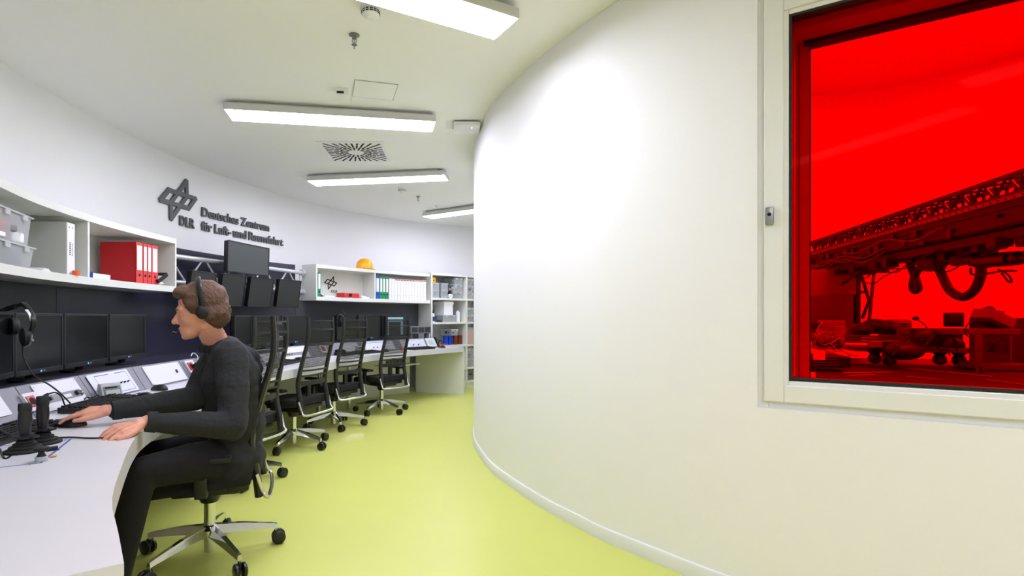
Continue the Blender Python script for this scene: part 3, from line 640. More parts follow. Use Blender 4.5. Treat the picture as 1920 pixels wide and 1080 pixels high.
b = nb(); lathe(b, [(.0285,.015),(.0285,.085)], seg=20); obj('bottle_label', b, 'navyblue', t, smooth=True)
b = nb(); lathe(b, [(.013,.136),(.018,.15),(.018,.19),(.01,.2),(0,.2)], seg=16); obj('cap', b, 'black', t, smooth=True)
t = thing('glove', 'crumpled dark glove in front of the clear tray box', 'glove', cab_loc(826, 3, .03), CR)
b = nb(); bmesh.ops.create_icosphere(b, subdivisions=3, radius=.035)
for v in b.verts: v.co.x *= 1.6; v.co.z = max(v.co.z*.5+.014, 0); v.co += Vector((rr.uniform(-.003,.003),)*3)
obj('cloth', b, 'black', t)
for z, m, lb, h in ((0,'orangebox','clear box with pink contents in the right cabinet column, second shelf',.12),(.122,'lgrey','clear box with pale contents in the right cabinet column, second shelf',.11)): cbox(885, 3, z, .16, h, lb, m)
# third shelf
cbox(855, 2, .15, .17, .10, 'small clear box standing on the coloured cups', 'navy')
def cup(x, off, z, m, label, grp):
    t = thing('plastic_cup', label, 'cup', cab_loc(x, 2, off)+Vector((0,0,z)), CR, grp)
    b = nb(); lathe(b, [(.036,0),(.04,.004),(.042,.06),(.045,.064),(.045,.072),(.038,.072),(.036,.01),(0,.01)], seg=22); obj('cup_wall', b, m, t, smooth=True)
for k, (x, off) in enumerate(((843,.10),(852,.12))):
    for z in (0,.0745): cup(x, off, z, 'bluepl', ['left','right'][k]+' '+['upper','lower'][0 if z else 1]+' blue plastic cup on the third cabinet shelf', 'blue plastic cups')
for k, (x, off) in enumerate(((861.5,.10),(870.5,.11))):
    for z in (0,.0745): cup(x, off, z, 'brown', ['left','right'][k]+' '+['upper','lower'][0 if z else 1]+' brown plastic cup on the third cabinet shelf', 'brown plastic cups')
t = thing('coiled_cable', 'loose black cable coil at the left of the third cabinet shelf', 'cable', cab_loc(824, 2, .05)+Vector((0,0,.012)), CR)
b = nb(); tube(b, smooth_pts([(-.05,0,0),(-.02,.02,.05),(.0,0,.09),(.02,-.02,.05),(.0,0,0),(.04,.03,.03),(.06,0,.07),(.08,-.02,.02)]), .006, 8); obj('cable', b, 'black', t, smooth=True)
t = thing('screwdriver', 'red screwdriver lying at the front of the third cabinet shelf', 'screwdriver', cab_loc(834, 2, .04)+Vector((0,0,.012)), CR+.2)
b = nb(); tube(b, [(-.05,0,0),(-.04,0,0),(.04,0,0),(.05,0,0)], [.008,.012,.012,.007], 10); obj('handle', b, 'redcase', t, smooth=True)
b = nb(); tube(b, [(.05,0,0),(.13,0,0)], .003, 8); obj('blade', b, 'steel', t, smooth=True)
t = thing('orange_canister', 'clear canister full of orange parts in the right cabinet column', 'canister', cab_loc(885, 2, .12), CR)
b = nb(); box(b, (0,0,.11), (.13,.15,.22), bev=.01); obj('contents', b, 'orangebox', t)
b = nb(); box(b, (0,0,.14), (.145,.165,.275), bev=.012); obj('jar', b, 'clear', t)
for z, lb in ((0,'lower clear box on the fourth shelf of the right column'),(.16,'upper clear box on the fourth shelf of the right column')): cbox(885, 1, z, .16, .15, lb, 'grey')
t = thing('equipment_case', 'grey equipment case at the bottom of the right cabinet column', 'case', cab_loc(885, 0, .18), CR)
b = nb(); box(b, (0,0,.085), (.15,.28,.17), bev=.006); obj('shell', b, 'grey', t)
b = nb(); box(b, (0,-.145,.1), (.06,.012,.02), bev=.004); obj('handle', b, 'black', t)

# ---------------------------------------------------------------- lettering and emblem
def font_bm(txt, size, bold):
    c = bpy.data.curves.new('t', 'FONT'); c.body = txt; c.size = size; c.offset = bold; c.extrude = .008; c.resolution_u = 4
    o = bpy.data.objects.new('t', c); COL.objects.link(o); bpy.context.view_layer.update()
    me = bpy.data.meshes.new_from_object(o); b = nb(); b.from_mesh(me); bpy.data.objects.remove(o); bpy.data.meshes.remove(me); return b
def onwall(b, path, s0, z0, off, W=None, Hh=None):
    xs_ = [v.co.x for v in b.verts]; ys_ = [v.co.y for v in b.verts]; x0, x1 = min(xs_), max(xs_)
    kx = W/(x1-x0) if W else 1
    for v in b.verts:
        P, T, N = path.at(s0+(v.co.x-x0)*kx); y = v.co.y*(Hh if Hh else 1)
        v.co = P+Vector((0,0,z0+y))+N*(-off-v.co.z)
t = thing('wall_sign', 'dark grey raised lettering and star emblem on the curved left wall', 'sign', (-2.75,5.7,2.2))
def zat(x, y, path=WALLO):
    P = path.at(path.su(x))[0]; return H-(y-CY)/F*P.y
for txt, xa, xb, ya in (('DLR',334.5,362.5,421.5),('Deutsches',376.5,445,405),('Zentrum',449.5,502.7,421.0),('für',375.5,395.5,431),('Luft-',400.4,431,437),('und',435.5,460,444.5),('Raumfahrt',464.4,529,450.5)):
    s0, s1 = WALLO.su(xa), WALLO.su(xb); b = font_bm(txt, .136, .003); onwall(b, WALLO, s0, {'DLR':zat(334.5,421.5),'Deutsches':zat(376.5,405),'Zentrum':zat(376.5,405)}.get(txt, zat(375.5,431)), .014, s1-s0, 1.0); obj('word' if txt != 'DLR' else 'letters', b, 'letter', t, world=True)
EM = dict(T=(257,90),A=(178,190),B=(262,215),PL=(38,248),PT=(108,163),PR=(333,238),PB=(275,318),C=(125,265),E=(122,268),G=(205,300),BT=(128,405))
def emblem(b, tf, wid, z0, z1):
    """strokes of the emblem; tf maps sketch coordinates to plane coordinates"""
    def st(p, q):
        p = Vector(tf(p)); q = Vector(tf(q)); d = (q-p).normalized(); n = Vector((-d.y,d.x))*wid/2; p = p-d*wid*.35; q = q+d*wid*.35
        v = [b.verts.new((k.x,k.y,z)) for z in (z0,z1) for k in (p-n,q-n,q+n,p+n)]
        b.faces.new(v[3::-1]); b.faces.new(v[4:])
        for i in range(4): b.faces.new((v[i], v[(i+1)%4], v[4+(i+1)%4], v[4+i]))
    e = EM
    for p, q in ((e['PL'],e['PT']),(e['PT'],e['PR']),(e['PR'],e['PB']),(e['PB'],e['PL']),(e['T'],(130,262)),((257,222),e['BT']),(e['T'],(260,212)),((123,272),e['BT'])): st(p, q)
b = nb()
sx0 = WALLO.su(290+38/4.5)
def tfw(p):
    X = 290+p[0]/4.5; Y = 320+p[1]/4.5; return (WALLO.su(X)-sx0, zat(X, Y)-2.0)
emblem(b, tfw, .044, -.008, .008)
for v in b.verts:
    P, T, N = WALLO.at(sx0+v.co.x); v.co = P+N*(-.014-v.co.z)+Vector((0,0,2.0+v.co.y))
obj('emblem', b, 'letter', t, world=True)
t = thing('small_emblem', 'small black emblem with the letters DLR inside the far shelf', 'sign', (-1.9,7.2,1.5))
SB = SHELFF; sE0 = SB.su(609.5)-.075; Wd = .195
b = nb(); emblem(b, lambda p: ((p[0]-38)/295*Wd, (405-p[1])/315*Wd*.88), .013, 0, .002)
for v in b.verts:
    P, T, N = SB.at(.355+v.co.x); v.co = P+N*(.274-v.co.z)+Vector((0,0,1.545+v.co.y))
obj('emblem', b, 'hole', t, world=True)
b = font_bm('DLR', .05, .0); 
for v in b.verts: v.co.z *= .1
onwall(b, SB, .355+Wd*.55, 1.502, -.270, .10, 1); obj('letters', b, 'hole', t, world=True)

# ---------------------------------------------------------------- truss with hanging monitors
TA = Vector((-2.80,4.64,0)); TB = Vector((-2.03,6.86,0)); TT = (TB-TA).normalized(); TL = (TB-TA).length; TN = Vector((-TT.y,TT.x,0))
tr = thing('truss', 'white tubular truss spanning between the two wall shelves', 'truss', (TA.x,TA.y,1.487), math.atan2(TT.y,TT.x))
for z in (0, .243):
    b = nb(); tube(b, [(.0,0,z),(TL-.02,0,z)], .025, 16); obj('chord_tube', b, 'alu', tr, smooth=True)
    for xx in (.03, TL-.03):
        b = nb(); tube(b, [(xx-.022,0,z),(xx+.022,0,z)], .042, 20); obj('flange', b, 'alu', tr, smooth=True)
b = nb(); nz = 5; st_ = (TL-.16)/nz
for k in range(nz):
    x0 = .06+k*st_; tube(b, [(x0,0,.0),(x0+st_*.46,0,.243)], .0095, 8); tube(b, [(x0+st_*.54,0,.243),(x0+st_,0,0)], .0095, 8)
tube(b, [(TL-.075,0,0),(TL-.075,0,.243)], .0095, 8); obj('bracing', b, 'alu', tr, smooth=True)
def monitor_parts(t, w, h, led=True, stand=False, zb=0, scr='screen', bz=.016, chin=.026, d=.045):
    """screen facing local -y; origin at the base"""
    b = nb(); box(b, (0,d/2+.004,zb+h/2), (w-.01,d,h-.01), bev=.008); obj('casing', b, 'black', t)
    b = nb()
    box(b, (0,0,zb+chin/2), (w,.012,chin), bev=.002); box(b, (0,0,zb+h-bz/2), (w,.012,bz), bev=.002)
    for k in (-1,1): box(b, (k*(w/2-bz/2),0,zb+h/2), (bz,.012,h), bev=.002)
    obj('bezel', b, 'bezel', t)
    b = nb(); box(b, (0,.0,zb+chin+(h-bz-chin)/2), (w-2*bz+.002,.004,h-bz-chin+.002)); obj('screen', b, scr, t)
    if led:
        b = nb(); box(b, (0,-.0075,zb+chin*.5), (.012,.002,.010)); obj('power_light', b, 'led', t)
        b = nb(); box(b, (.028,-.0075,zb+chin*.5), (.01,.002,.008)); obj('button', b, 'lgrey', t)
    if stand:
        b = nb(); tube(b, [(0,.03,zb+.08),(0,.05,.01)], .022, 12); lathe(b, [(.1,0),(.1,.01),(.03,.016),(0,.016)], c=(0,.05,0), seg=28); obj('stand', b, 'blackm', t, smooth=True)
def hang_mon(xl, xr, D0, D1, ztop, h, label, scr, portrait=True, tilt=0.0, led=False):
    A = pd(xl, 0, D0); B = pd(xr, 0, D1); A.z = B.z = 0; T = (B-A).normalized(); w = (B-A).length; c = (A+B)/2-Vector((-T.y,T.x,0))*.0
    t = thing('hanging_monitor', label, 'monitor', (c.x, c.y, ztop-h), math.atan2(T.y,T.x), 'monitors hanging on the truss')
    t.rotation_euler = (tilt, 0, math.atan2(T.y,T.x))
    monitor_parts(t, w, h, led, False, 0, scr, .012, .014)
    b = nb(); box(b, (0,.075,h*.5), (.06,.06,.06)); obj('bracket', b, 'black', t)
    b = nb(); box(b, (-w/2+.03,-.002,h+.002), (.012,.01,.006)); obj('clip', b, 'lgrey', t)
    return t
for (xl, xr, D0, D1, zt, h, lb) in ((350,397.5,4.86,5.21,1.595,.33,'leftmost hanging monitor, half hidden behind the head'),(409.5,453.5,5.28,5.64,1.60,.33,'hanging monitor second from the left, beside the head'),(463,506.5,5.70,6.06,1.60,.33,'hanging monitor below the right corner of the upper monitor'),(517,558.5,6.11,6.47,1.605,.33,'rightmost hanging monitor, next to the far shelf')):
    hang_mon(xl, xr, D0, D1, zt, h, lb, 'scr2', tilt=.16)
hang_mon(425.5,503.5,5.33,5.98,1.935,.318,'upper wide monitor above the truss, under the wall sign','back', tilt=.03)

# ---------------------------------------------------------------- desk monitors
LZ = .81
def desk_mon(xl, xr, D0, D1, h, zb, label, group, scr='screen', bez=None, led=True):
    A = pd(xl, 0, D0); B = pd(xr, 0, D1); A.z = B.z = 0; T = (B-A).normalized(); w = (B-A).length-.004; c = (A+B)/2
    t = thing('desk_monitor', label, 'monitor', (c.x, c.y, LZ), math.atan2(T.y,T.x), group)
    monitor_parts(t, w, h, led, True, zb-LZ, scr)
    return t
G = 'black desk monitors on the near console'
desk_mon(-62, 25.3, 2.28, 2.74, .333, .856, 'desk monitor cut off by the left edge, behind the hanging headset', G)
desk_mon(25.8, 117.5, 2.745, 3.18, .333, .850, 'desk monitor right of the hanging headset', G)
desk_mon(118.5, 202, 3.19, 3.74, .333, .850, 'middle desk monitor between the headset one and the rightmost near one', G)
desk_mon(203.5, 272, 3.75, 4.23, .33, .852, 'rightmost desk monitor of the near row, left of the person', G)
G = 'black desk monitors on the far console'
desk_mon(439, 471.5, 5.10, 5.48, .32, .86, 'far desk monitor right behind the head of the person', G)
desk_mon(472, 525.5, 5.50, 5.98, .32, .86, 'far desk monitor behind the mesh back of the moving chair', G)
desk_mon(527, 578, 5.99, 6.38, .32, .862, 'far desk monitor left of the first empty mesh chair', G)
desk_mon(631, 669, 6.85, 7.16, .33, .862, 'far desk monitor behind the second empty mesh chair', G)
desk_mon(671.5, 718, 7.16, 7.52, .335, .865, 'far desk monitor between the second and third empty mesh chairs', G)
t = desk_mon(722, 757.5, 7.48, 7.76, .30, .88, 'pale cyan framed screen behind the third empty mesh chair', None, 'lcdcyan', led=False)
b = nb(); box(b, (0,-.004,.19), (.22,.004,.19)); obj('screen_area', b, 'scr2', t)
c0 = pd(786, 617, 7.95); t = thing('rack_display', 'low grey rack with small dark displays near the right end of the desk', 'rack', (c0.x, c0.y, LZ), math.radians(40))
b = nb(); box(b, (0,0,.165), (.36,.10,.11), bev=.004); box(b, (-.14,.02,.055), (.03,.06,.11)); box(b, (.14,.02,.055), (.03,.06,.11)); obj('housing', b, 'grey', t)
for k in range(3):
    b = nb(); box(b, (-.115+k*.115,-.052,.165), (.10,.004,.075)); obj('display', b, 'scr2', t)
b = nb(); box(b, (.16,-.02,.06), (.03,.05,.12), bev=.003); obj('side_box', b, 'lgrey', t)
# ---------------------------------------------------------------- office chairs
def make_chair(label, loc, rz, base_rz=0.3, group='high-backed mesh office chairs'):
    t = thing('office_chair', label, 'chair', loc, rz, group)
    prof = [(-.235,.33),(-.222,.45),(-.20,.59),(-.235,.76),(-.285,.93),(-.30,1.03),(-.295,1.165)]
    def back_y(z):
        for (a, za), (c, zc) in zip(prof, prof[1:]):
            if za <= z <= zc: return a+(c-a)*(z-za)/(zc-za)
        return prof[0][0] if z < .33 else prof[-1][0]
    def bw(z): return .192-(z-.33)*.025
    for s in (-1, 1):
        b = nb(); pts = smooth_pts([(s*bw(z), y, z) for y, z in prof], 5)
        tube(b, pts, [.019-.006*max(0,(p.z-.6)/.56) for p in pts], 8, 1.25); obj('back_post', b, 'stile', t, smooth=True)
    for z, hh in ((1.13,.012),(1.055,.016),(.925,.026),(.70,.014),(.655,.012),(.59,.04)):
        b = nb(); rings = []
        for k in range(13):
            u = -1+k/6; x = u*bw(z); y = back_y(z)-.03*(1-u*u)
            rings.append([b.verts.new((x, y+dy, z+dz)) for dy, dz in ((-.007,-hh/2),(.007,-hh/2),(.007,hh/2),(-.007,hh/2))])
        for i in range(12):
            for k in range(4): b.faces.new((rings[i][k], rings[i][(k+1)%4], rings[i+1][(k+1)%4], rings[i+1][k]))
        b.faces.new(rings[0][::-1]); b.faces.new(rings[-1]); obj('lumbar_bar' if z == .59 else 'crossbar', b, 'stile', t, smooth=True)
    def sheet(z0, z1, nm):
        b = nb(); nz = max(2, int((z1-z0)/.03)); rows = []
        for j in range(nz+1):
            z = z0+(z1-z0)*j/nz; rows.append([b.verts.new((u*bw(z), back_y(z)-.022*(1-u*u)+.004, z)) for u in [-1+k/6 for k in range(13)]])
        for j in range(nz):
            for k in range(12): b.faces.new((rows[j][k], rows[j][k+1], rows[j+1][k+1], rows[j+1][k]))
        obj(nm, b, 'mesh', t, smooth=True)
    sheet(.725, .915, 'mesh_panel'); sheet(.94, 1.045, 'mesh_panel'); sheet(1.065, 1.125, 'mesh_panel')
    b = nb(); box(b, (0,.03,.425), (.47,.47,.075), bev=.03)
    for v in b.verts: v.co.z -= max(0, v.co.y-.15)*.35
    obj('seat', b, 'cushion', t, smooth=True)
    b = nb(); box(b, (0,.0,.36), (.24,.30,.07), bev=.02); tube(b, [(0,0,.37),(0,0,.27)], [.09,.04], 14); box(b, (0,-.14,.37), (.34,.10,.035), bev=.01); box(b, (0,-.16,.47), (.05,.03,.22), bev=.01); obj('mechanism', b, 'black', t, smooth=True)
    b = nb(); tube(b, smooth_pts([(-.212,-.225,.44),(-.205,-.25,.36),(-.19,-.275,.325),(0,-.285,.32),(.19,-.275,.325),(.205,-.25,.36),(.212,-.225,.44)], 6), .010, 10); obj('lower_bracket', b, 'chrome', t, smooth=True)
    for s in (-1, 1):
        b = nb(); box(b, (s*.262,.0,.45), (.028,.055,.15), bev=.008); box(b, (s*.235,.0,.375), (.08,.05,.02), bev=.005)
        tube(b, [(s*.262,-.02,.50),(s*.262,.0,.525)], .02, 8); a = obj('armrest', b, 'black', t, smooth=True)
        b = nb(); box(b, (s*.262,.0,.533), (.075,.25,.026), bev=.012); obj('arm_pad', b, 'blackm', a, smooth=True)
    # five-star base
    Bm = Matrix.Rotation(base_rz, 4, 'Z')
    b = nb(); lathe(b, [(.026,.03),(.026,.29)], seg=20); lathe(b, [(.048,.10),(.05,.14),(.03,.16)], seg=20); obj('gas_column', b, 'chrome', t, smooth=True)
    for k in range(5):
        R5 = Bm @ Matrix.Rotation(k*2*math.pi/5, 4, 'Z'); b = nb(); rings = []
        for x, hw, z, hz in ((.02,.024,.135,.022),(.15,.020,.122,.018),(.29,.014,.098,.012),(.315,.013,.092,.010)):
            rings.append([b.verts.new(R5 @ Vector((x, y, zz))) for y, zz in ((-hw,z-hz),(hw,z-hz),(hw*.6,z+hz),(-hw*.6,z+hz))])
        for i in range(3):
            for q in range(4): b.faces.new((rings[i][q], rings[i][(q+1)%4], rings[i+1][(q+1)%4], rings[i+1][q]))
        b.faces.new(rings[0][::-1]); b.faces.new(rings[-1]); leg = obj('base_leg', b, 'chrome', t)
        ca = Matrix.Rotation(.9+k*1.3, 4, 'Z'); cm = Matrix.Translation(R5 @ Vector((.31,0,0))) @ ca
        b = nb()
        for s in (-1, 1): lathe(b, [(.0,-.011),(.025,-.011),(.034,-.005),(.034,.005),(.025,.011),(0,.011)], seg=22, m=cm @ Matrix.Translation((.012, s*.017, .0345)) @ Matrix.Rotation(math.pi/2, 4, 'X'))
        box(b, (.004,0,.055), (.03,.012,.034), cm, bev=.004); c = obj('caster', b, 'black', leg, smooth=True)
        b = nb(); lathe(b, [(.007,.06),(.007,.09),(0,.09)], seg=10, m=cm); obj('caster_stem', b, 'chrome', leg, smooth=True)
    return t
make_chair('first empty mesh office chair, nearest in the row of three free-standing ones', (-1.51,4.80,0), rzf(-.93,.37), .87)
make_chair('middle empty mesh office chair of the row of three', (-1.36,5.68,0), rzf(-.87,.49), .34)
make_chair('farthest empty mesh office chair, in front of the pale cyan screen', (-.98,6.55,0), rzf(-.75,.66), .95)
make_chair('empty mesh office chair half hidden behind the seated person', (-1.61,3.81,0), rzf(-.95,.3), .17)
PC = Vector((-1.22,2.585,0))
make_chair('mesh office chair the person in the dark sweater sits on', PC, rzf(-.95,-.30), 1.16)

# ---------------------------------------------------------------- the person
def ball(bm, c, r, sub=2, m=None):
    q = bmesh.ops.create_icosphere(bm, subdivisions=sub, radius=1)
    rr_ = r if isinstance(r, (list, tuple)) else (r,r,r)
    for v in q['verts']:
        p = Vector((v.co.x*rr_[0], v.co.y*rr_[1], v.co.z*rr_[2]))+Vector(c); v.co = m @ p if m is not None else p
def chain(bm, pts, rs, m=None, dens=.35, sub=2):
    for i in range(len(pts)-1):
        a, c = Vector(pts[i]), Vector(pts[i+1]); L = (c-a).length; n = max(1, int(L/(min(rs[i], rs[i+1])*dens)))
        for k in range(n+1): t_ = k/n; ball(bm, a.lerp(c, t_), rs[i]+(rs[i+1]-rs[i])*t_, sub, m)
def remesh(name, bm, vox, m, parent=None, it=3, fac=.5):
    me = bpy.data.meshes.new(name); bm.to_mesh(me); bm.free(); o = bpy.data.objects.new(name, me); COL.objects.link(o)
    r = o.modifiers.new('r', 'REMESH'); r.mode = 'VOXEL'; r.voxel_size = vox
    s = o.modifiers.new('s', 'SMOOTH'); s.iterations = it; s.factor = fac
    bpy.context.view_layer.update(); dg = bpy.context.evaluated_depsgraph_get()
    m2 = bpy.data.meshes.new_from_object(o.evaluated_get(dg)); bpy.data.objects.remove(o); bpy.data.meshes.remove(me)
    m2.name = name; m2.materials.clear(); m2.materials.append(M[m]); o = bpy.data.objects.new(name, m2); COL.objects.link(o)
    for p in m2.polygons: p.use_smooth = True
    if parent: m2.transform(WM(parent).inverted()); o.parent = parent
    return o
V = Vector
LAT = V((.53,-.85,0)); FW = V((-.85,-.53,0))
hip = V((-1.11,2.58,.50)); waist = V((-1.10,2.58,.66)); chest = V((-1.125,2.55,.87)); sh = V((-1.125,2.535,.985)); nk = V((-1.15,2.51,1.035))
hc = V((-1.185,2.425,1.185))
shL = sh+LAT*.185; shR = sh-LAT*.185; elL = V((-.965,2.255,.70)); wrL = V((-1.215,2.06,.757)); elR = V((-1.22,2.44,.79)); wrR = V((-1.45,2.215,.772))
kneeL = V((-1.30,2.16,.53)); ankL = V((-1.325,2.02,.10)); kneeR = V((-1.46,2.32,.53)); ankR = V((-1.50,2.20,.10))
hf = V((-.90,-.42,-.16)).normalized(); hx = hf.cross(V((0,0,1))).normalized(); hz = hx.cross(hf).normalized()
HM = frame_m(hc, hx, hf, hz)
body = nb()
# head (y forward, z up)
ball(body, (0,-.012,.035), (.078,.098,.096), 3, HM); ball(body, (0,.035,-.02), (.062,.062,.085), 3, HM); ball(body, (0,.055,-.075), (.045,.042,.04), 3, HM)
ball(body, (0,.076,-.098), (.024,.020,.018), 2, HM); ball(body, (0,.075,.022), (.055,.022,.02), 3, HM)
chain(body, [(0,.088,.005),(0,.112,-.028)], [.010,.013], HM); ball(body, (-.014,.100,-.034), .009, 2, HM); ball(body, (.014,.100,-.034), .009, 2, HM)
ball(body, (0,.078,-.064), (.030,.018,.022), 3, HM); ball(body, (0,.094,-.0605), (.021,.007,.005), 2, HM); ball(body, (0,.092,-.0705), (.018,.007,.005), 2, HM)
for s in (-1,1):
    ball(body, (s*.045,.058,-.03), (.025,.028,.024), 2, HM); ball(body, (s*.079,-.004,-.008), (.010,.020,.032), 2, HM); ball(body, (s*.084,-.012,.004), (.008,.018,.022), 2, HM)
    ball(body, (s*.032,.073,.016), (.018,.014,.007), 2, HM); ball(body, (s*.033,.072,-.008), (.016,.012,.006), 2, HM)
chain(body, [hc+hf*-.02-V((0,0,.05)), nk, sh-V((0,0,.02))], [.056,.058,.07])
chain(body, [sh, chest, waist, hip], [.08,.10,.10,.11], dens=.6)
for a, e, wv in ((shL,elL,wrL),(shR,elR,wrR)): chain(body, [sh, a, e, wv], [.06,.045,.036,.026])
def hand(bm, w, d, up, side, spread, bends, flat=.8, thumb_out=1):
    """w wrist, d pointing direction, up normal of the back of the hand, side +1: thumb on the +x side"""
    d = d.normalized(); x = d.cross(up).normalized(); up = x.cross(d).normalized(); m = frame_m(w, x, d, up)
    chain(bm, [(0,-.008,0),(0,.012,.0)], [.023,.024], m, .3)
    base = []
    for k, xx in enumerate((-.033,-.011,.011,.032)):
        chain(bm, [(xx*.45,.0,0),(xx,.085-abs(k-1.4)*.005,0)], [.015,.0115], m, .3); base.append(V((xx,.085-abs(k-1.4)*.005,0)))
    ls = ((.034,.021,.018),(.042,.027,.02),(.046,.03,.021),(.042,.026,.02)) if side > 0 else ((.042,.026,.02),(.046,.03,.021),(.042,.027,.02),(.034,.021,.018))
    for k in range(4):
        p = base[k]; ang = 0; sp = spread*(k-1.5); pts = [p]
        for j, L in enumerate(ls[k]):
            ang += bends[k][j]; dd = V((math.sin(sp)*math.cos(ang), math.cos(sp)*math.cos(ang), -math.sin(ang))); p = p+dd*L; pts.append(p)
        chain(bm, pts, [.0098,.0088,.0078,.0068], m, .35)
    s = side
    chain(bm, [(s*.015,.012,-.006),(s*.040*thumb_out,.045,-.012),(s*.056*thumb_out,.075,-.014),(s*.058*thumb_out,.102,-.016)], [.017,.013,.0105,.0085], m, .35)
    return m
# left hand flat on the desk, right hand on the mouse
mL = hand(body, wrL+V((-.012,-.016,-.004)), V((-.60,-.80,-.10)), V((.10,-.12,1)), -1, .10, [(.42,.28,.15),(.42,.3,.15),(.42,.3,.15),(.45,.32,.15)])
mR = hand(body, wrR+V((-.012,-.006,.004)), V((-.97,-.24,-.03)), V((.0,-.20,1)), -1, .10, [(.1,.30,.25),(.22,.34,.25),(.30,.4,.3),(.35,.4,.3)])
person = remesh('person', body, .0042, 'skin', None, 2, .5)
o_ = V((PC.x, PC.y, 0)); person.data.transform(Matrix.Translation(-o_)); person.location = o_
tag(person, 'seated person in a dark grey sweater with one hand on a mouse', 'person')
b = nb()
chain(b, [hip-LAT*.08, hip+LAT*.08], [.142,.142]); chain(b, [hip-LAT*.07+V((0,0,-.02)), waist-LAT*.06], [.13,.12]); chain(b, [hip+LAT*.07+V((0,0,-.02)), waist+LAT*.06], [.13,.12])
for s in (-1,0,1): chain(b, [waist+LAT*.07*s-FW*.005, chest+LAT*.095*s-FW*.012, sh+LAT*.10*s-V((0,0,.04))-FW*.015], [.132,.136,.100])
chain(b, [shL, sh-FW*.01, shR], [.073,.092,.073])
chain(b, [shL, (shL+elL)/2+V((.005,0,0)), elL], [.076,.068,.060]); chain(b, [elL, (elL+wrL)/2, wrL+(elL-wrL)*.08], [.060,.052,.038]); chain(b, [shR, elR], [.074,.060]); chain(b, [elR, (elR+wrR)/2, wrR+(elR-wrR)*.06], [.060,.052,.038])
for k in range(16):
    a = k*2*math.pi/16; ball(b, nk+V((math.cos(a)*.066, math.sin(a)*.066, -.022+.0*math.sin(a))), .019)
ball(b, nk-FW*.085+V((0,0,-.035)), (.06,.06,.045)); ball(b, nk-FW*.11+V((0,0,-.07)), (.085,.085,.06)); ball(b, nk-FW*.12+V((0,0,-.12)), (.09,.09,.07))
sw = remesh('sweater', b, .007, 'knit', person, 4); sw['label'] = 'dark grey long-sleeved sweater'
# soft folds in the knit at elbow and waist, by displacement of the mesh itself
from mathutils import noise as mnoise
for v in sw.data.vertices:
    p = v.co; q = mnoise.noise(V((p.x*9, p.y*9, p.z*22))); v.co += v.normal*q*.006
for nm, a, c in (('cuff', wrL+(elL-wrL)*.10, wrL+(elL-wrL)*-.005), ('cuff', wrR+(elR-wrR)*.10, wrR+(elR-wrR)*.0)):
    b = nb(); tube(b, [a, a.lerp(c,.5), c], [.0415,.0405,.039], 24); obj(nm, b, 'knit', person, smooth=True, world=True)
b = nb(); chain(b, [hip-LAT*.08-V((0,0,.0)), hip+LAT*.08-V((0,0,.0))], [.125,.125])
for s, kn, an in ((1,kneeL,ankL),(-1,kneeR,ankR)):
    h0 = hip+LAT*.09*s-V((0,0,.0)); chain(b, [h0, (h0+kn)/2+V((0,0,.01)), kn], [.105,.088,.068]); chain(b, [kn, kn.lerp(an,.4), an], [.066,.060,.050])
remesh('trousers', b, .009, 'jeans', person, 3)['label'] = 'black trousers'
for an in (ankL, ankR):
    b = nb(); d = V((-.6,-.8,0)); chain(b, [an-d*.02-V((0,0,.055)), an+d*.17-V((0,0,.062))], [.044,.036], dens=.25)
    for v in b.verts: v.co.z = max(v.co.z, .002)
    remesh('shoe', b, .007, 'shoe', person, 1)
b = nb()
ball(b, (0,-.022,.046), (.087,.104,.099), 3, HM); ball(b, (0,-.055,-.005), (.080,.072,.085), 3, HM); ball(b, (0,.05,.098), (.060,.050,.032), 3, HM)
for s in (-1,1): ball(b, (s*.066,.012,.045), (.022,.045,.05), 3, HM); ball(b, (s*.072,-.03,-.01), (.015,.035,.04), 2, HM)
bm2 = b
hair = remesh('hair', bm2, .005, 'hair', person, 2)
HMi = (WM(person).inverted() @ HM).inverted()
for v in hair.data.vertices:
    l = HMi @ v.co; q = mnoise.noise(V((l.x*30, l.y*12, l.z*30))); q2 = mnoise.noise(l*60); v.co += v.normal*(q*.007+q2*.003)
hair['label'] = 'short tousled brown hair'
for s in (-1,1):
    b = nb(); ball(b, (s*.031,.0725,.003), .0112, 3, HM); e = obj('eye', b, 'eye', person, smooth=True, world=True)
    b = nb(); ball(b, (s*.0325,.0815,.002), (.0075,.0035,.0075), 2, HM); obj('iris', b, 'iris', e, smooth=True)
    b = nb(); tube(b, [HM @ V(p) for p in ((s*.016,.096,.020),(s*.032,.096,.026),(s*.047,.086,.021))], .003, 6); obj('eyebrow', b, 'hair', person, world=True, smooth=True)
b = nb(); ball(b, (0,.0965,-.0655), (.019,.0045,.0075), 2, HM); obj('lips', b, 'lip', person, world=True, smooth=True)
t = thing('headset', 'black headset worn on the head of the seated person', 'headset', hc+V((0,0,0)))
b = nb(); tube(b, smooth_pts([HM @ V(p) for p in ((-.094,-.01,.0),(-.097,-.012,.06),(-.075,-.012,.118),(0,-.012,.153),(.075,-.012,.118),(.097,-.012,.06),(.094,-.01,.0))], 6), .006, 8, 2.2); obj('headband', b, 'black', t, world=True, smooth=True)
for s in (-1,1):
    b = nb(); ball(b, (s*.096,-.006,-.004), (.014,.026,.031), 3, HM); obj('ear_cup', b, 'blackm', t, world=True, smooth=True)
b = nb(); tube(b, smooth_pts([HM @ V(p) for p in ((.104,.0,-.02),(.10,.06,-.06),(.06,.115,-.078),(.03,.125,-.078))], 6), .003, 8); ball(b, (.028,.125,-.078), .009, 2, HM); obj('microphone', b, 'black', t, world=True, smooth=True)

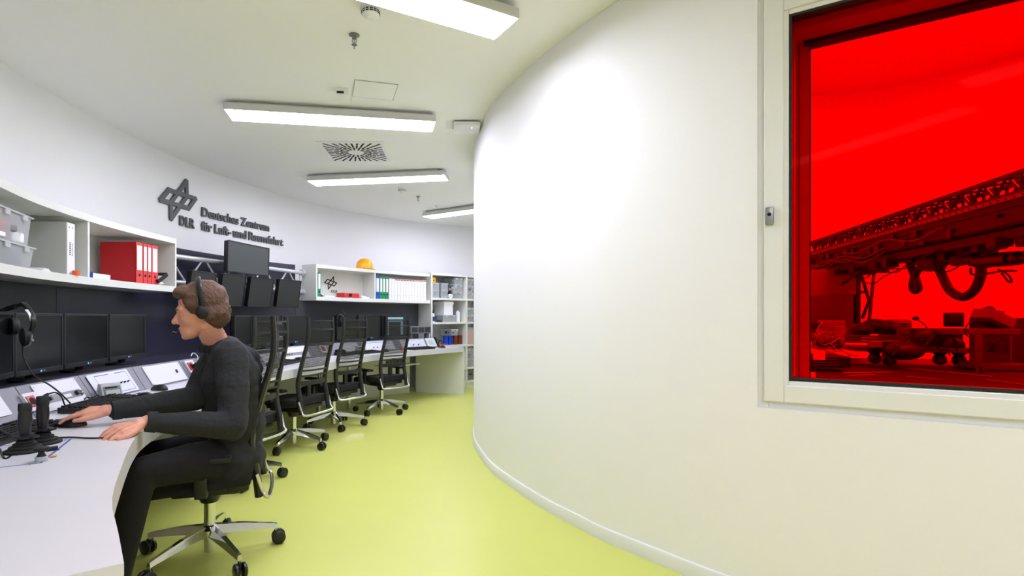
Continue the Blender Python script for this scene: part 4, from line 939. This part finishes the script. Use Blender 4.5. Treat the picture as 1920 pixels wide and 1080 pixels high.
# ---------------------------------------------------------------- things on the desk
DZ = .7155
def keyboard(x, y, rz, label, L=.44, W_=.155):
    t = thing('keyboard', label, 'keyboard', (x,y,DZ), rz, 'black keyboards on the desk')
    b = nb(); box(b, (0,0,.010), (L,W_,.018), bev=.005)
    for v in b.verts:
        if v.co.z > .008: v.co.z += (v.co.y/W_+.5)*.010
    obj('base', b, 'black', t)
    b = nb(); zk = lambda y: .0205+(y/W_+.5)*.010
    for r in range(6):
        yy = -W_*.42+r*W_*.155+(.006 if r == 5 else 0); xx = -L/2+.014
        while xx < L/2-.016:
            w = .0155
            if r == 0 and abs(xx+.07) < .02: w = .10
            if abs(xx-.085) > .008 and abs(xx-.145) > .007: box(b, (xx+w/2,yy,zk(yy)+.002), (w,.0155,.007))
            xx += w+.0035
    obj('keys', b, 'blackm', t, kind='stuff'); return t
keyboard(-1.796,2.675,math.radians(94),'black keyboard beside the person\'s right hand, in front of the small display')
keyboard(-1.687,1.966,math.radians(98),'black keyboard at the left edge, behind the joysticks')
def kbD(D, off, rot, label, L=.42):
    P, T, N = CONS.at(CONS.sD(D)); keyboard((P-N*off).x, (P-N*off).y, math.atan2(T.y,T.x)+rot, label, L)
kbD(5.07,.14,.0,'black keyboard behind the moving chair back'); kbD(6.64,.13,0,'black keyboard between the second and third empty chairs'); kbD(7.50,.12,0,'black keyboard at the far end of the desk, below the lit display tile',.42)
def mouse(x, y, rz, label, m='black', z=DZ):
    t = thing('computer_mouse', label, 'computer mouse', (x,y,z), rz, 'computer mice on the desk')
    b = nb(); bmesh.ops.create_uvsphere(b, u_segments=24, v_segments=14, radius=1)
    for v in b.verts:
        q = v.co; yy = q.y; q.x *= .031*(1-.12*yy*yy)*(1 if yy < 0 else .93); q.z = (q.z*.034*(1-.18*yy)+.004) if q.z > 0 else q.z*.002+.004; q.y *= .057
        q.z = max(q.z, .001)
    obj('shell', b, m, t, smooth=True)
    b = nb(); lathe(b, [(0,-.004),(.010,-.004),(.010,.004),(0,.004)], seg=14, m=Matrix.Translation((0,.03,.026)) @ Matrix.Rotation(math.pi/2,4,'Y')); box(b, (0,.038,.0285), (.0012,.03,.004)); obj('scroll_wheel', b, 'grey', t)
mouse(-1.723,2.90,math.radians(82),'black computer mouse lying alone right of the near keyboard')
mouse(-1.835,3.24,math.radians(80),'black computer mouse next to the blank cover plate, farther of the two free ones')
mouse(-1.585,2.170,math.radians(98),'black computer mouse under the right hand of the person')
mouse(-1.677,1.723,math.radians(70),'dark blue mouse at the left edge below the keyboard','navy')
P, T, N = CONS.at(CONS.sD(6.95)); mouse((P-N*.14).x,(P-N*.14).y,rzf(N.x,N.y),'dark mouse beside the keyboard of the third empty chair')
P, T, N = CONS.at(CONS.sD(5.48)); mouse((P-N*.10).x,(P-N*.10).y,rzf(N.x,N.y),'dark mouse left of the first empty mesh chair')
P, T, N = CONS.at(CONS.sD(7.81)); mouse((P-N*.14).x,(P-N*.14).y,rzf(N.x,N.y),'dark mouse at the far right end of the desk')
# small displays
def small_display(p, rz, label, w=.12, h=.075, d=.075):
    t = thing('panel_meter', label, 'display', p, rz, 'small grey table displays')
    b = nb(); prism(b, [(-d/2,0),(d/2,0),(d/2*.55,h),(-d/2*.1,h)], -w/2, w/2, Matrix(((0,0,1,0),(1,0,0,0),(0,1,0,0),(0,0,0,1)))); obj('case', b, 'lgrey', t, bev=.003)
    b = nb(); m = Matrix.Translation((0,-d*.305,h*.5)) @ Matrix.Rotation(-math.atan2(d*.4,h)*1.0, 4, 'X'); box(b, (0,-.0015,-.003), (w*.8,.002,h*.78), m); obj('screen_frame', b, 'grey', t)
    b = nb(); box(b, (0,-.003,-.012), (w*.70,.002,h*.48), m); obj('screen', b, 'lcd', t)
    b = nb(); box(b, (-.005,-.003,.023), (w*.6,.002,.008), m); obj('print', b, 'hole', t)
small_display(V((-1.90,2.885,DZ)), math.radians(62), 'small grey table display on the desk in front of the blue-bordered plate', .105, .088, .08)
P, T, N = CONS.at(CONS.sD(6.65)); small_display(P-N*.03+V((0,0,DZ)), math.atan2(T.y,T.x), 'small grey table display at the far desk, left of the third chair', .15, .09, .08)
# cable bundle behind the keyboard
t = thing('cable_bundle', 'tangle of short black cables behind the near keyboard', 'cables', (-1.915,2.74,DZ))
b = nb()
for k in range(7):
    x0 = rr.uniform(-.03,.05); y0 = rr.uniform(-.12,.12)
    tube(b, smooth_pts([(x0,y0,.006),(x0+rr.uniform(-.01,.03),y0+.03,.035),(x0+.02,y0+.06,.008),(x0+.03,y0+rr.uniform(.05,.09),.02)],5), .0035, 6)
obj('cables', b, 'blackm', t, smooth=True)
# joysticks and the control plate
t = thing('joystick_plate', 'white control plate with a blue line let into the near desk corner', 'control plate', (-1.45,1.62,DZ))
Q1, Q2 = px(135,824,DZ), px(80,868,DZ); dq = (px(0,877,DZ)-Q2).normalized(); Q3 = Q2+dq*.40; Q4 = Q1+dq*.40
b = nb(); prism(b, [(q.x,q.y) for q in (Q1,Q2,Q3,Q4)][::-1], DZ-.0005, DZ+.0012); obj('plate', b, 'plate', t, world=True)
b = nb(); tube(b, [Q1+dq*.004+V((0,0,.0018)), Q2+dq*.004+V((0,0,.0018))], .0035, 6, .3); tube(b, [Q2+V((0,0,.0015)), Q3+V((0,0,.0015))], .0010, 6, .5); tube(b, [Q1+V((0,0,.0015)), Q4+V((0,0,.0015))], .0010, 6, .5); obj('blue_line', b, 'line', t, world=True)
b = nb()
for q in (px(56,871,DZ), px(122,826,DZ)): lathe(b, [(.003,0),(.003,.003),(0,.003)], c=q, seg=10)
obj('screws', b, 'steel', t, world=True)
def joystick(p, label, tilt=0, tall=.165):
    t = thing('joystick', label, 'joystick', p, 0, 'black joysticks on the control plate')
    b = nb(); lathe(b, [(.057,0),(.057,.008),(.050,.011),(.044,.011),(.044,.018),(.037,.021),(.033,.021),(.033,.028),(.027,.031),(.024,.031),(.024,.038),(.018,.042),(0,.042)], seg=36); obj('bellows', b, 'blackm', t, smooth=True)
    b = nb(); lathe(b, [(.016,.042),(.030,.046),(.031,.053),(.017,.057)], seg=28); box(b, (.02,.0,.05), (.04,.028,.008), bev=.003); obj('collar', b, 'black', t, smooth=True)
    b = nb(); lathe(b, [(.0135,.056),(.015,.064),(.0185,.09),(.0195,.105),(.019,.12),(.0175,.135)], seg=28); obj('grip', b, 'black', t, smooth=True)
    b = nb(); lathe(b, [(.0185,.135),(.019,.138),(.0185,tall),(.017,tall+.002),(0,tall+.002)], seg=28); obj('cap', b, 'blackm', t, smooth=True)
joystick(V((-1.444,1.765,DZ)), 'black joystick in front, nearest to the viewer', tall=.158)
joystick(V((-1.475,1.879,DZ)), 'black joystick behind the nearest one', tall=.165)
t = thing('thumb_joystick', 'short mushroom-headed joystick with a white base at the plate corner', 'joystick', V((-1.296,1.646,DZ+.001)))
b = nb(); lathe(b, [(.0165,0),(.0165,.013),(.014,.015),(0,.015)], seg=24); obj('base', b, 'lgrey', t, smooth=True)
b = nb(); lathe(b, [(.013,.015),(.009,.022),(.0075,.028),(.016,.032),(.021,.037),(.020,.042),(.012,.044),(0,.0445)], seg=24); obj('knob', b, 'blackm', t, smooth=True)
t = thing('toggle_switch', 'small black wedge switch on the control plate', 'switch', V((-1.361,1.775,DZ+.001)), .8)
b = nb(); box(b, (0,0,.007), (.03,.012,.014), bev=.003); box(b, (0,0,.001), (.036,.018,.002)); obj('rocker', b, 'black', t)
t = thing('yellow_tag', 'flat yellow tag beside the mushroom joystick', 'tag', V((-1.309,1.697,DZ+.001)), .6)
b = nb(); box(b, (0,0,.0008), (.035,.014,.0015)); obj('tag', b, 'yellow', t)
t = thing('cable', 'black cable running from the joysticks past the left hand', 'cable', V((-1.3,1.85,DZ)))
b = nb(); tube(b, smooth_pts([px(0,842,DZ+.003),px(12,860,DZ+.003),px(42,832,DZ+.003),px(75,823,DZ+.004),px(130,820,DZ+.004),px(170,821.5,DZ+.004),px(225,820,DZ+.004)], 8), .0032, 8); obj('cable', b, 'black', t, world=True, smooth=True)
t = thing('cable', 'black cable crossing the keyboard at the left edge', 'cable', V((-1.7,1.9,DZ)))
b = nb(); tube(b, smooth_pts([px(-20,798,.745),px(0,806,.75),px(18,815,.747),px(36,822,.723)], 8), .0032, 8); obj('cable', b, 'black', t, world=True, smooth=True)
# hanging headset with its cable
hp = pd(40, 600, 2.62)
t = thing('headset', 'black headset hanging in front of the desk monitors at the left edge', 'headset', hp)
b = nb(); pts = [pd(x, y, D) for x, y, D in ((4,582,2.76),(22,575,2.72),(38,572,2.66),(44,570,2.62),(54,580,2.60),(62,597,2.58),(63,612,2.58),(57,626,2.58))]
tube(b, smooth_pts(pts, 6), [.012]*9+[.014]*33, 8, .7); obj('headband', b, 'black', t, world=True, smooth=True)
b = nb(); tube(b, smooth_pts([pd(x, y, 2.575) for x, y in ((49,581),(56,590),(60,602))], 6), .009, 8, .5); obj('band_trim', b, 'alu', t, world=True, smooth=True)
for (x, y, D, r) in ((48,632,2.58,.044),(26,612,2.70,.042)):
    b = nb(); lathe(b, [(0,-.02),(r*.8,-.02),(r,-.008),(r,.012),(r*.6,.02),(0,.02)], seg=28, m=frame_m(pd(x,y,D), V((.8,-.6,0)), V((0,0,1)), V((-.6,-.8,0)))); obj('ear_cup', b, 'blackm', t, world=True, smooth=True)
b = nb(); tube(b, smooth_pts([pd(60,628,2.56),pd(56,645,2.55),pd(46,652,2.55)], 5), .004, 8); ball(b, pd(60,638,2.55), .008); obj('microphone', b, 'grey', t, world=True, smooth=True)
b = nb(); tube(b, [pd(6,583,2.9), pd(6,583,2.72), pd(30,576,2.64)], .008, 8); obj('hook', b, 'black', t, world=True, smooth=True)
t = thing('cable', 'thin black headset cable curving down to the sloped console', 'cable', (-1.9,2.5,.8))
b = nb(); tube(b, smooth_pts([pd(42,650,2.57),pd(44,668,2.52),pd(54,690,2.45),pd(68,708,2.4),pd(90,720,2.42),pd(108,733,2.46),pd(122,746,2.52),px(134,759,DZ+.02)], 8), .0036, 8); obj('cable', b, 'black', t, world=True, smooth=True)
t = thing('cable', 'black plug cable looping out of the console connector strip', 'cable', (-1.9,2.5,.8))
b = nb(); tube(b, smooth_pts([pd(78,747,2.40),pd(88,740,2.42),pd(104,736,2.45),pd(115,744,2.48),pd(120,756,2.5),px(126,768,DZ+.012),px(118,771,DZ+.004)], 8), [.007]*10+[.0036]*39, 8); obj('cable', b, 'black', t, world=True, smooth=True)
t = thing('cable', 'thin white cable looping over the console behind the face of the person', 'cable', (-1.95,3.8,.87))
b = nb(); tube(b, smooth_pts([px(358,668,.868),px(362,662,.888),px(370,668,.863),px(371,684,.838),px(374,690,.81)], 8), .004, 8); obj('cable', b, 'plate', t, world=True, smooth=True)
hp = pd(636, 600, 6.75)
t = thing('headset', 'black headset on a stand behind the second empty mesh chair', 'headset', hp)
b = nb(); c0 = pd(635.5, 602, 6.9); R = .085
tube(b, smooth_pts([c0+V((-.0,0,0))+V((math.cos(a)*R*.8, 0, math.sin(a)*R)) for a in [math.pi*1.15-k*math.pi*1.3/8 for k in range(9)]], 4), .012, 8); obj('headband', b, 'black', t, world=True, smooth=True)
b = nb(); ball(b, c0+V((-.075,0,-.04)), (.02,.035,.042), 3); ball(b, c0+V((.075,0,-.04)), (.02,.035,.042), 3); obj('ear_cups', b, 'blackm', t, world=True, smooth=True)
b = nb(); tube(b, smooth_pts([c0+V((.085,-.02,-.02)), c0+V((.09,-.03,.06)), c0+V((.06,-.03,.13))], 5), .005, 8); ball(b, c0+V((.058,-.03,.135)), .012); obj('microphone', b, 'black', t, world=True, smooth=True)
b = nb(); tube(b, [c0+V((0,.01,R)), V((c0.x, c0.y+.01, .815))], .009, 8); lathe(b, [(.06,0),(.06,.012),(0,.014)], c=(c0.x,c0.y+.01,.81), seg=20); obj('stand', b, 'black', t, world=True, smooth=True)
P, T, N = CONS.at(CONS.sD(6.29)); t = thing('desk_phone', 'black desk telephone lying between the first and second empty chairs', 'telephone', P-N*.09+V((0,0,DZ)), math.atan2(T.y,T.x))
b = nb(); box(b, (0,0,.02), (.2,.16,.04), bev=.01); obj('base', b, 'black', t)
b = nb(); tube(b, smooth_pts([(-.08,-.07,.05),(-.07,-.02,.06),(-.07,.03,.06),(-.08,.07,.05)], 5), .016, 10); obj('handset', b, 'blackm', t, smooth=True)
P, T, N = CONS.at(CONS.sD(7.27)); t = thing('orange_mug', 'small orange cup right of the third empty mesh chair', 'cup', P-N*.05+V((0,0,DZ)))
b = nb(); lathe(b, [(.014,0),(.018,.045),(.016,.045),(.012,.005),(0,.005)], seg=20); obj('cup_wall', b, 'orange', t, smooth=True)

# ---------------------------------------------------------------- laboratory behind the red window
def labbox(name, parent, x0, y0, x1, y1, D, depth, m, rz=-.35, bev=.006, label=None):
    A = pd(x0, y0, D); B = pd(x1, y1, D); c = (A+B)/2; w_ = abs(B.x-A.x); h_ = abs(A.z-B.z)
    b = nb(); box(b, (0,0,0), (w_, depth, h_), Matrix.Translation(c+V((0,depth*.3,0))) @ Matrix.Rotation(rz, 4, 'Z'), bev=min(bev, h_*.3, w_*.3))
    return obj(name, b, m, parent, world=True, label=label)
def lthing(name, label, cat, x, y, D, group=None):
    p = pd(x, y, D); return thing(name, label, cat, p, 0, group)
GA = V((3.82,5.85,0)); GB = V((2.92,2.10,0)); GT = (GB-GA).normalized(); GL = (GB-GA).length; GN = V((-GT.y,GT.x,0)); GR = math.atan2(GT.y,GT.x)
t = thing('gantry_truss', 'long dark lattice truss running through the laboratory behind the red glass', 'truss', (GA.x,GA.y,1.82), GR)
for y in (-.09,.09):
    for z in (.015,.122):
        b = nb(); box(b, (GL/2,y,z), (GL,.022,.024)); obj('chord', b, 'dark', t)
b = nb(); n = 20; d = GL/n
for k in range(n):
    for y in (-.09,.09):
        tube(b, [(k*d,y,.02),((k+.5)*d,y,.122)], .009, 6); tube(b, [((k+.5)*d,y,.122),((k+1)*d,y,.02)], .009, 6); box(b, (k*d,y,.068), (.012,.012,.11))
    tube(b, [(k*d,-.09,.122),((k+1)*d,.09,.122)], .008, 6)
obj('lattice', b, 'dark', t)
t = thing('linear_rail', 'dark beam with a pale perforated rail under the lattice truss', 'rail', (GA.x,GA.y,1.60), GR)
b = nb(); box(b, (GL/2,0,.13), (GL,.26,.15), bev=.01); box(b, (GL/2,0,.02), (GL,.20,.05))
for y in (-.135,.135): box(b, (GL/2,y,.075), (GL,.02,.018)); box(b, (GL/2,y,.16), (GL,.012,.012))
obj('beam', b, 'rubber', t)
b = nb()
for k in range(30):
    for y in (-.14,.14):
        if rr.random() < .7: box(b, (.1+k*.125+rr.uniform(-.03,.03), y, rr.uniform(.05,.16)), (rr.uniform(.02,.09),.03,rr.uniform(.02,.07)), bev=.004)
    if rr.random() < .5: box(b, (.1+k*.125, rr.uniform(-.08,.08), .345), (rr.uniform(.03,.10),.03,rr.uniform(.02,.035)), bev=.004)
obj('brackets', b, 'dark', t)
b = nb()
for k in range(8):
    y = -.155 if k % 2 else .155; x0 = rr.uniform(0,2.4); z0 = rr.uniform(.04,.15)
    tube(b, smooth_pts([(x0,y,z0),(x0+.3,y*1.1,z0-.04),(x0+.7,y,z0+.01),(x0+1.1,y*1.08,z0-.05),(x0+1.4,y,z0)],5), .006, 6)
obj('side_cables', b, 'darkg', t, smooth=True)
b = nb(); box(b, (GL/2,-.140,.205), (GL,.010,.022)); box(b, (GL/2,.140,.205), (GL,.010,.022)); obj('rail_strip', b, 'grey', t)
b = nb()
for k in range(60): box(b, (.05+k*.058,-.146,.205), (.009,.003,.009)); box(b, (.05+k*.058,.146,.205), (.009,.003,.009))
obj('rail_holes', b, 'hole', t, kind='stuff')
b = nb()
for k in range(26):
    x = .2+k*.125; box(b, (x,rr.uniform(-.12,.12),-.02), (rr.uniform(.05,.13),rr.uniform(.03,.1),rr.uniform(.04,.09)), bev=.006)
obj('drag_chain', b, 'rubber', t)
b = nb()
for k in range(12):
    a = GA+GT*(GL*rr.uniform(.05,.7)); z = rr.uniform(1.50,1.60); y = rr.uniform(-.12,.12)
    pts = [a+GN*y+V((0,0,z)), a+GT*.25+GN*(y+.04)+V((0,0,z-.05)), a+GT*.5+GN*y+V((0,0,z-.01)), a+GT*.8+GN*(y-.03)+V((0,0,z+.03))]; tube(b, smooth_pts(pts,4), .005, 6)
obj('cable_harness', b, 'rubber', t, smooth=True, world=True)
t = lthing('support_column', 'dark braced column carrying the left end of the beam', 'column', 1606, 560, 5.0)
b = nb(); tube(b, [pd(1606,500,5.0), pd(1606,640,5.0)], .033, 14); obj('post', b, 'dark', t, world=True, smooth=True)
b = nb(); box(b, (0,0,0), (.09,.09,.025), Matrix.Translation(pd(1606,548,5.0))); obj('clamp', b, 'dark', t, world=True)
b = nb()
for p, q in (((1612,505,5.0),(1633,575,4.9)),((1640,500,4.9),(1630,600,4.8)),((1631,560,4.9),(1617,597,4.9)),((1530,505,5.2),(1515,545,5.1)),((1550,510,5.3),(1568,553,5.2))): tube(b, [pd(*p), pd(*q)], .014, 8)
obj('brace', b, 'dark', t, world=True, smooth=True)
def hose(label, pts, r):
    t = lthing('hose', label, 'hose', pts[1][0], pts[1][1], pts[1][2], 'dark hoses under the beam'); b = nb(); P_ = smooth_pts([pd(*p) for p in pts], 12)
    tube(b, P_, [r*(1+.06*(k % 2)) for k in range(len(P_))], 14); obj('hose_body', b, 'rubber', t, world=True, smooth=True)
hose('large U-shaped dark hose under the beam', [(1754,488,3.76),(1768,520,3.69),(1782,545,3.62),(1805,557,3.51),(1826,545,3.42),(1838,520,3.37),(1840,495,3.36)], .027)
hose('narrow looped dark hose left of the large U-shaped one', [(1705,490,4.07),(1711,508,4.03),(1719,528,3.98),(1722,541,3.97),(1715,545,4.00),(1711,536,4.02),(1716,515,3.99),(1728,500,3.92),(1748,488,3.80)], .025)
t = lthing('drive_motor', 'dark cylindrical motor with a clamp hanging under the beam', 'motor', 1870, 490, 3.7)
b = nb(); tube(b, [pd(1851,489,3.25), pd(1896,485,3.07)], .043, 22); obj('cylinder', b, 'black', t, world=True, smooth=True)
b = nb(); tube(b, [pd(1832,491,3.33), pd(1851,489,3.25)], .038, 22); ball(b, pd(1826,488,3.36), .043); obj('gearbox', b, 'dark', t, world=True, smooth=True)
b = nb(); tube(b, smooth_pts([pd(1820,502,3.39),pd(1822,514,3.38),pd(1845,514,3.28),pd(1880,508,3.13),pd(1905,508,3.03)], 5), .007, 8); tube(b, smooth_pts([pd(1872,505,3.16),pd(1890,515,3.09),pd(1897,528,3.06),pd(1890,527,3.09),pd(1878,512,3.14)], 5), .006, 8); obj('clamp_wire', b, 'dark', t, world=True, smooth=True)
b = nb(); ball(b, pd(1908,484,3.02), .042); obj('lens', b, 'black', t, world=True, smooth=True)
t = lthing('actuator', 'irregular dark actuator block between the two hoses', 'actuator', 1755, 480, 4.1)
for (x0,y0,x1,y1,D,m) in ((1738,482,1772,506,3.72,'rubber'),(1770,475,1782,490,3.65,'dark'),(1805,476,1822,497,3.45,'dark'),(1700,484,1720,492,3.98,'dark')): labbox('block', t, x0,y0,x1,y1,D,.12,m,.2,.02)
t = lthing('gas_cylinder', 'bright small tube fixed in the middle of the beam', 'cylinder', 1830, 447, 3.6)
b = nb(); tube(b, [pd(1812,446,3.42), pd(1852,444,3.24)], .012, 12); obj('tube', b, 'steel', t, world=True, smooth=True)
for (x, y, D, lb) in ((1672,494,4.6,'short dark spotlight under the left part of the beam'),(1650,500,4.45,'slim pale sensor under the left part of the beam')):
    t = lthing('sensor', lb, 'sensor', x, y, D); b = nb(); tube(b, [pd(x+5,y-8,D), pd(x-3,y+9,D)], .03 if x > 1660 else .016, 12); obj('barrel', b, 'dark' if x > 1660 else 'darkg', t, world=True, smooth=True)
# big table and what stands on it
tb = thing('lab_table', 'large dark table close behind the red glass', 'table', (3.0,2.9,0))
tp = [(1.75,2.62),(2.4,3.62),(3.9,3.35),(3.6,2.0),(2.95,1.55)]
b = nb(); prism(b, tp, .80, .85); obj('tabletop', b, 'rubber', tb)
tb.children and tb.children[0]
bpy.data.objects[-1] if False else None
for ch in [o for o in bpy.data.objects if o.parent == tb]: ch.data.transform(Matrix.Translation((-3.0,-2.9,0)))
for (x, y) in ((1.95,2.7),(2.5,3.45),(3.7,3.2),(3.4,2.05)):
    b = nb(); box(b, (x,y,.406), (.06,.06,.787)); obj('leg', b, 'dark', tb, world=True)
TZ = .85
def ontable(x, y0, D): return D
t = lthing('acrylic_case', 'tall translucent case at the left behind the red glass', 'case', 1560, 580, 4.9)
labbox('panel', t, 1522,553,1598,640,4.95,.5,'darkg'); labbox('upper_panel', t, 1522,505,1598,553,5.0,.03,'grey')
t = lthing('side_bench', 'dark bench with stacked profile rails at the left behind the red glass', 'bench', 1600, 670, 3.9)
b = nb(); box(b, (0,0,0), (1.5,.8,.05), Matrix.Translation((3.0,4.05,.80)) @ Matrix.Rotation(-.2,4,'Z')); obj('benchtop', b, 'dark', t, world=True)
for dx, dy in ((-.65,-.3),(.65,-.3),(-.65,.3),(.65,.3)):
    p = Matrix.Translation((3.0,4.05,0)) @ Matrix.Rotation(-.2,4,'Z') @ V((dx,dy,.395)); b = nb(); box(b, p, (.05,.05,.76)); obj('leg', b, 'dark', t, world=True)
t = lthing('profile_rail', 'pale grooved aluminium profile lying behind the tangled gear', 'rail', 1640, 640, 4.0)
for k in range(3): labbox('profile', t, 1585,629+k*5,1682,633+k*5,4.0,.05,'darkg')
t = lthing('gear_bag', 'rounded black bag of gear on the left bench', 'bag', 1650, 612, 4.1)
b = nb()
for (x, y, rx, rz_) in ((1615,618,.07,.055),(1640,612,.09,.06),(1665,615,.085,.055),(1690,620,.06,.045)): ball(b, pd(x,y,4.15), (rx,.09,rz_), 3)
obj('bag', b, 'rubber', t, world=True, smooth=True)
t = lthing('case', 'clear case with rounded corner behind the gear bag', 'case', 1690, 615, 4.3); labbox('shell', t, 1668,599,1709,640,4.35,.2,'darkg',bev=.03); labbox('insert', t, 1674,606,1700,634,4.22,.05,'dark')
t = lthing('equipment_stack', 'stack of small pale boxes with wires at the left edge of the red glass', 'equipment', 1560, 620, 3.8)
for (x0,y0,x1,y1,D,m) in ((1546,601,1584,632,3.85,'grey'),(1572,612,1586,655,3.7,'grey'),(1548,630,1575,640,3.7,'darkg'),(1524,604,1540,616,3.8,'rubber'),(1536,640,1575,655,3.6,'dark')): labbox('unit', t, x0,y0,x1,y1,D,.12,m)
t = lthing('wire_tangle', 'tangle of thin pale wires at the lower left behind the red glass', 'wires', 1550, 650, 3.3)
b = nb()
for k in range(26):
    D = rr.uniform(3.1,3.6); pts = []; x = rr.uniform(1515,1560); y = rr.uniform(625,670)
    for j in range(4): pts.append(pd(x, y, D)); x += rr.uniform(4,20); y += rr.uniform(-12,12); D += rr.uniform(-.05,.05)
    tube(b, smooth_pts(pts,5), .0028, 5)
obj('wires', b, 'grey', t, smooth=True, world=True, kind='stuff')
t = lthing('rack_unit', 'finned rack unit with a violet patch imitating monitor glare at the lower left of the red glass', 'rack', 1560, 675, 3.15)
labbox('housing', t, 1500,667,1591,688,3.1,.25,'dark')
b = nb()
for k in range(4): A_ = pd(1500, 669+k*5, 3.04); B_ = pd(1590, 669+k*5, 3.04); box(b, (A_+B_)/2, ((B_-A_).x,.02,.006), None)
obj('fins', b, 'darkg', t, world=True)
A_ = pd(1536,666,2.95); b = nb(); box(b, (0,0,0), (.055,.006,.05), Matrix.Translation(A_) @ Matrix.Rotation(-.5,4,'Z')); obj('screen', b, mat('violet_glare', (200,120,255), emit=.3), t, world=True)  # glowing patch imitates a monitor reflected in the red glass
t = lthing('wheeled_cart', 'low cart with four wheels and electronics on the lab table', 'cart', 1730, 665, 3.35)
labbox('platform', t, 1626,651,1818,660,3.36,.30,'darkg'); labbox('box', t, 1718,616,1797,651,3.42,.22,'dark'); labbox('box', t, 1655,640,1700,652,3.3,.2,'dark'); labbox('heatsink', t, 1660,652,1668,672,3.25,.05,'darkg'); labbox('box', t, 1640,640,1655,652,3.28,.1,'grey')
for x, y in ((1762,670),(1798,671),(1640,668),(1668,672)):
    b = nb(); lathe(b, [(0,-.02),(.03,-.02),(.034,0),(.03,.02),(0,.02)], c=(0,0,0), seg=18, m=Matrix.Translation(pd(x,y+4,3.33)) @ Matrix.Rotation(math.pi/2,4,'X')); obj('wheel', b, 'rubber', t, world=True, smooth=True)
    b = nb(); A_ = pd(x,y-4,3.33); lathe(b, [(.045,.03),(.012,-.02)], c=A_, seg=10); obj('fork', b, 'dark', t, world=True)
b = nb(); ball(b, pd(1740,632,3.25), (.07,.05,.05), 3); ball(b, pd(1695,658,3.2), (.11,.08,.055), 3); ball(b, pd(1790,648,3.3), (.05,.05,.05), 3); obj('motor_housing', b, 'rubber', t, world=True, smooth=True)
b = nb()
for k in range(9):
    x = rr.uniform(1650,1760); pts = [pd(x+j*rr.uniform(10,22), rr.uniform(625,668), 3.15) for j in range(4)]; tube(b, smooth_pts(pts,5), .004, 6)
obj('wiring', b, 'dark', t, world=True, smooth=True)
t = lthing('flat_parts', 'flat metal strips lying on the large dark table', 'parts', 1640, 700, 2.8)
b = nb()
for x0,y0,x1,y1 in ((1580,699,1672,698),(1590,704,1640,703),(1690,690,1860,706),(1700,706,1760,712),(1850,712,1925,722)): A_ = px(x0,y0,.856); B_ = px(x1,y1,.856); tube(b, [A_, B_], .006, 6, .5)
obj('strips', b, 'grey', t, world=True)
t = lthing('gooseneck_microphone', 'small microphone on a thin gooseneck in front of the bright lab wall', 'microphone', 1718, 598, 3.7)
b = nb(); tube(b, smooth_pts([pd(1745,640,3.7),pd(1736,612,3.7),pd(1718,598,3.7)], 6), .004, 8); ball(b, pd(1717,597,3.7), (.022,.018,.016), 2); obj('gooseneck', b, 'rubber', t, world=True, smooth=True)
t = lthing('small_screen', 'small square screen standing above the bench frame', 'screen', 1791, 600, 3.7); labbox('housing', t, 1777,586,1805,613,3.7,.04,'dark'); labbox('display', t, 1781,590,1801,608,3.675,.01,'dark')
t = lthing('bench_frame', 'pale profile bench frame with a vertical post at the right behind the red glass', 'bench', 1835, 650, 3.1)
labbox('beam', t, 1781,616,1897,628,3.1,.12,'darkg'); labbox('post', t, 1829,628,1842,692,3.05,.06,'darkg'); labbox('post', t, 1893,620,1898,700,3.15,.06,'darkg'); labbox('shelf', t, 1848,681,1925,694,3.1,.3,'darkg')
b = nb(); tube(b, [pd(1834,690,3.05), pd(1822,722,2.9)], .012, 8); tube(b, [pd(1836,688,3.05), pd(1850,706,2.95)], .012, 8); obj('foot', b, 'dark', t, world=True, smooth=True)
labbox('junction_box', t, 1866,642,1886,661,3.15,.08,'dark')
t = lthing('tilted_device', 'pale box-shaped device tilted on top of the bench frame', 'device', 1862, 598, 3.15)
b = nb(); box(b, (0,0,0), (.16,.12,.062), Matrix.Translation(pd(1862,597,3.15)) @ Matrix.Rotation(.42,4,'Y'), bev=.008); obj('body', b, 'grey', t, world=True)
b = nb(); box(b, (0,0,0), (.15,.10,.035), Matrix.Translation(pd(1861,607,3.15)) @ Matrix.Rotation(.42,4,'Y'), bev=.008); tube(b, smooth_pts([pd(1845,580,3.15),pd(1858,577,3.15),pd(1866,584,3.15),pd(1880,586,3.15)], 5), .010, 8); obj('base', b, 'rubber', t, world=True, smooth=True)
t = lthing('dark_cabinet', 'tall black cabinet at the right edge of the red glass', 'cabinet', 1910, 640, 3.2)
labbox('body', t, 1896,596,1975,683,3.25,.4,'black')
t = lthing('cable', 'arched cable beside the bench post behind the red glass', 'cable', 1855, 650, 3.0)
b = nb(); tube(b, smooth_pts([pd(1843,680,3.0),pd(1850,655,3.0),pd(1866,638,3.0),pd(1892,632,3.0)], 6), .004, 6); tube(b, smooth_pts([pd(1825,600,3.05),pd(1812,612,3.0),pd(1812,628,3.0),pd(1826,634,3.0)], 6), .004, 6); obj('cable', b, 'dark', t, world=True, smooth=True)
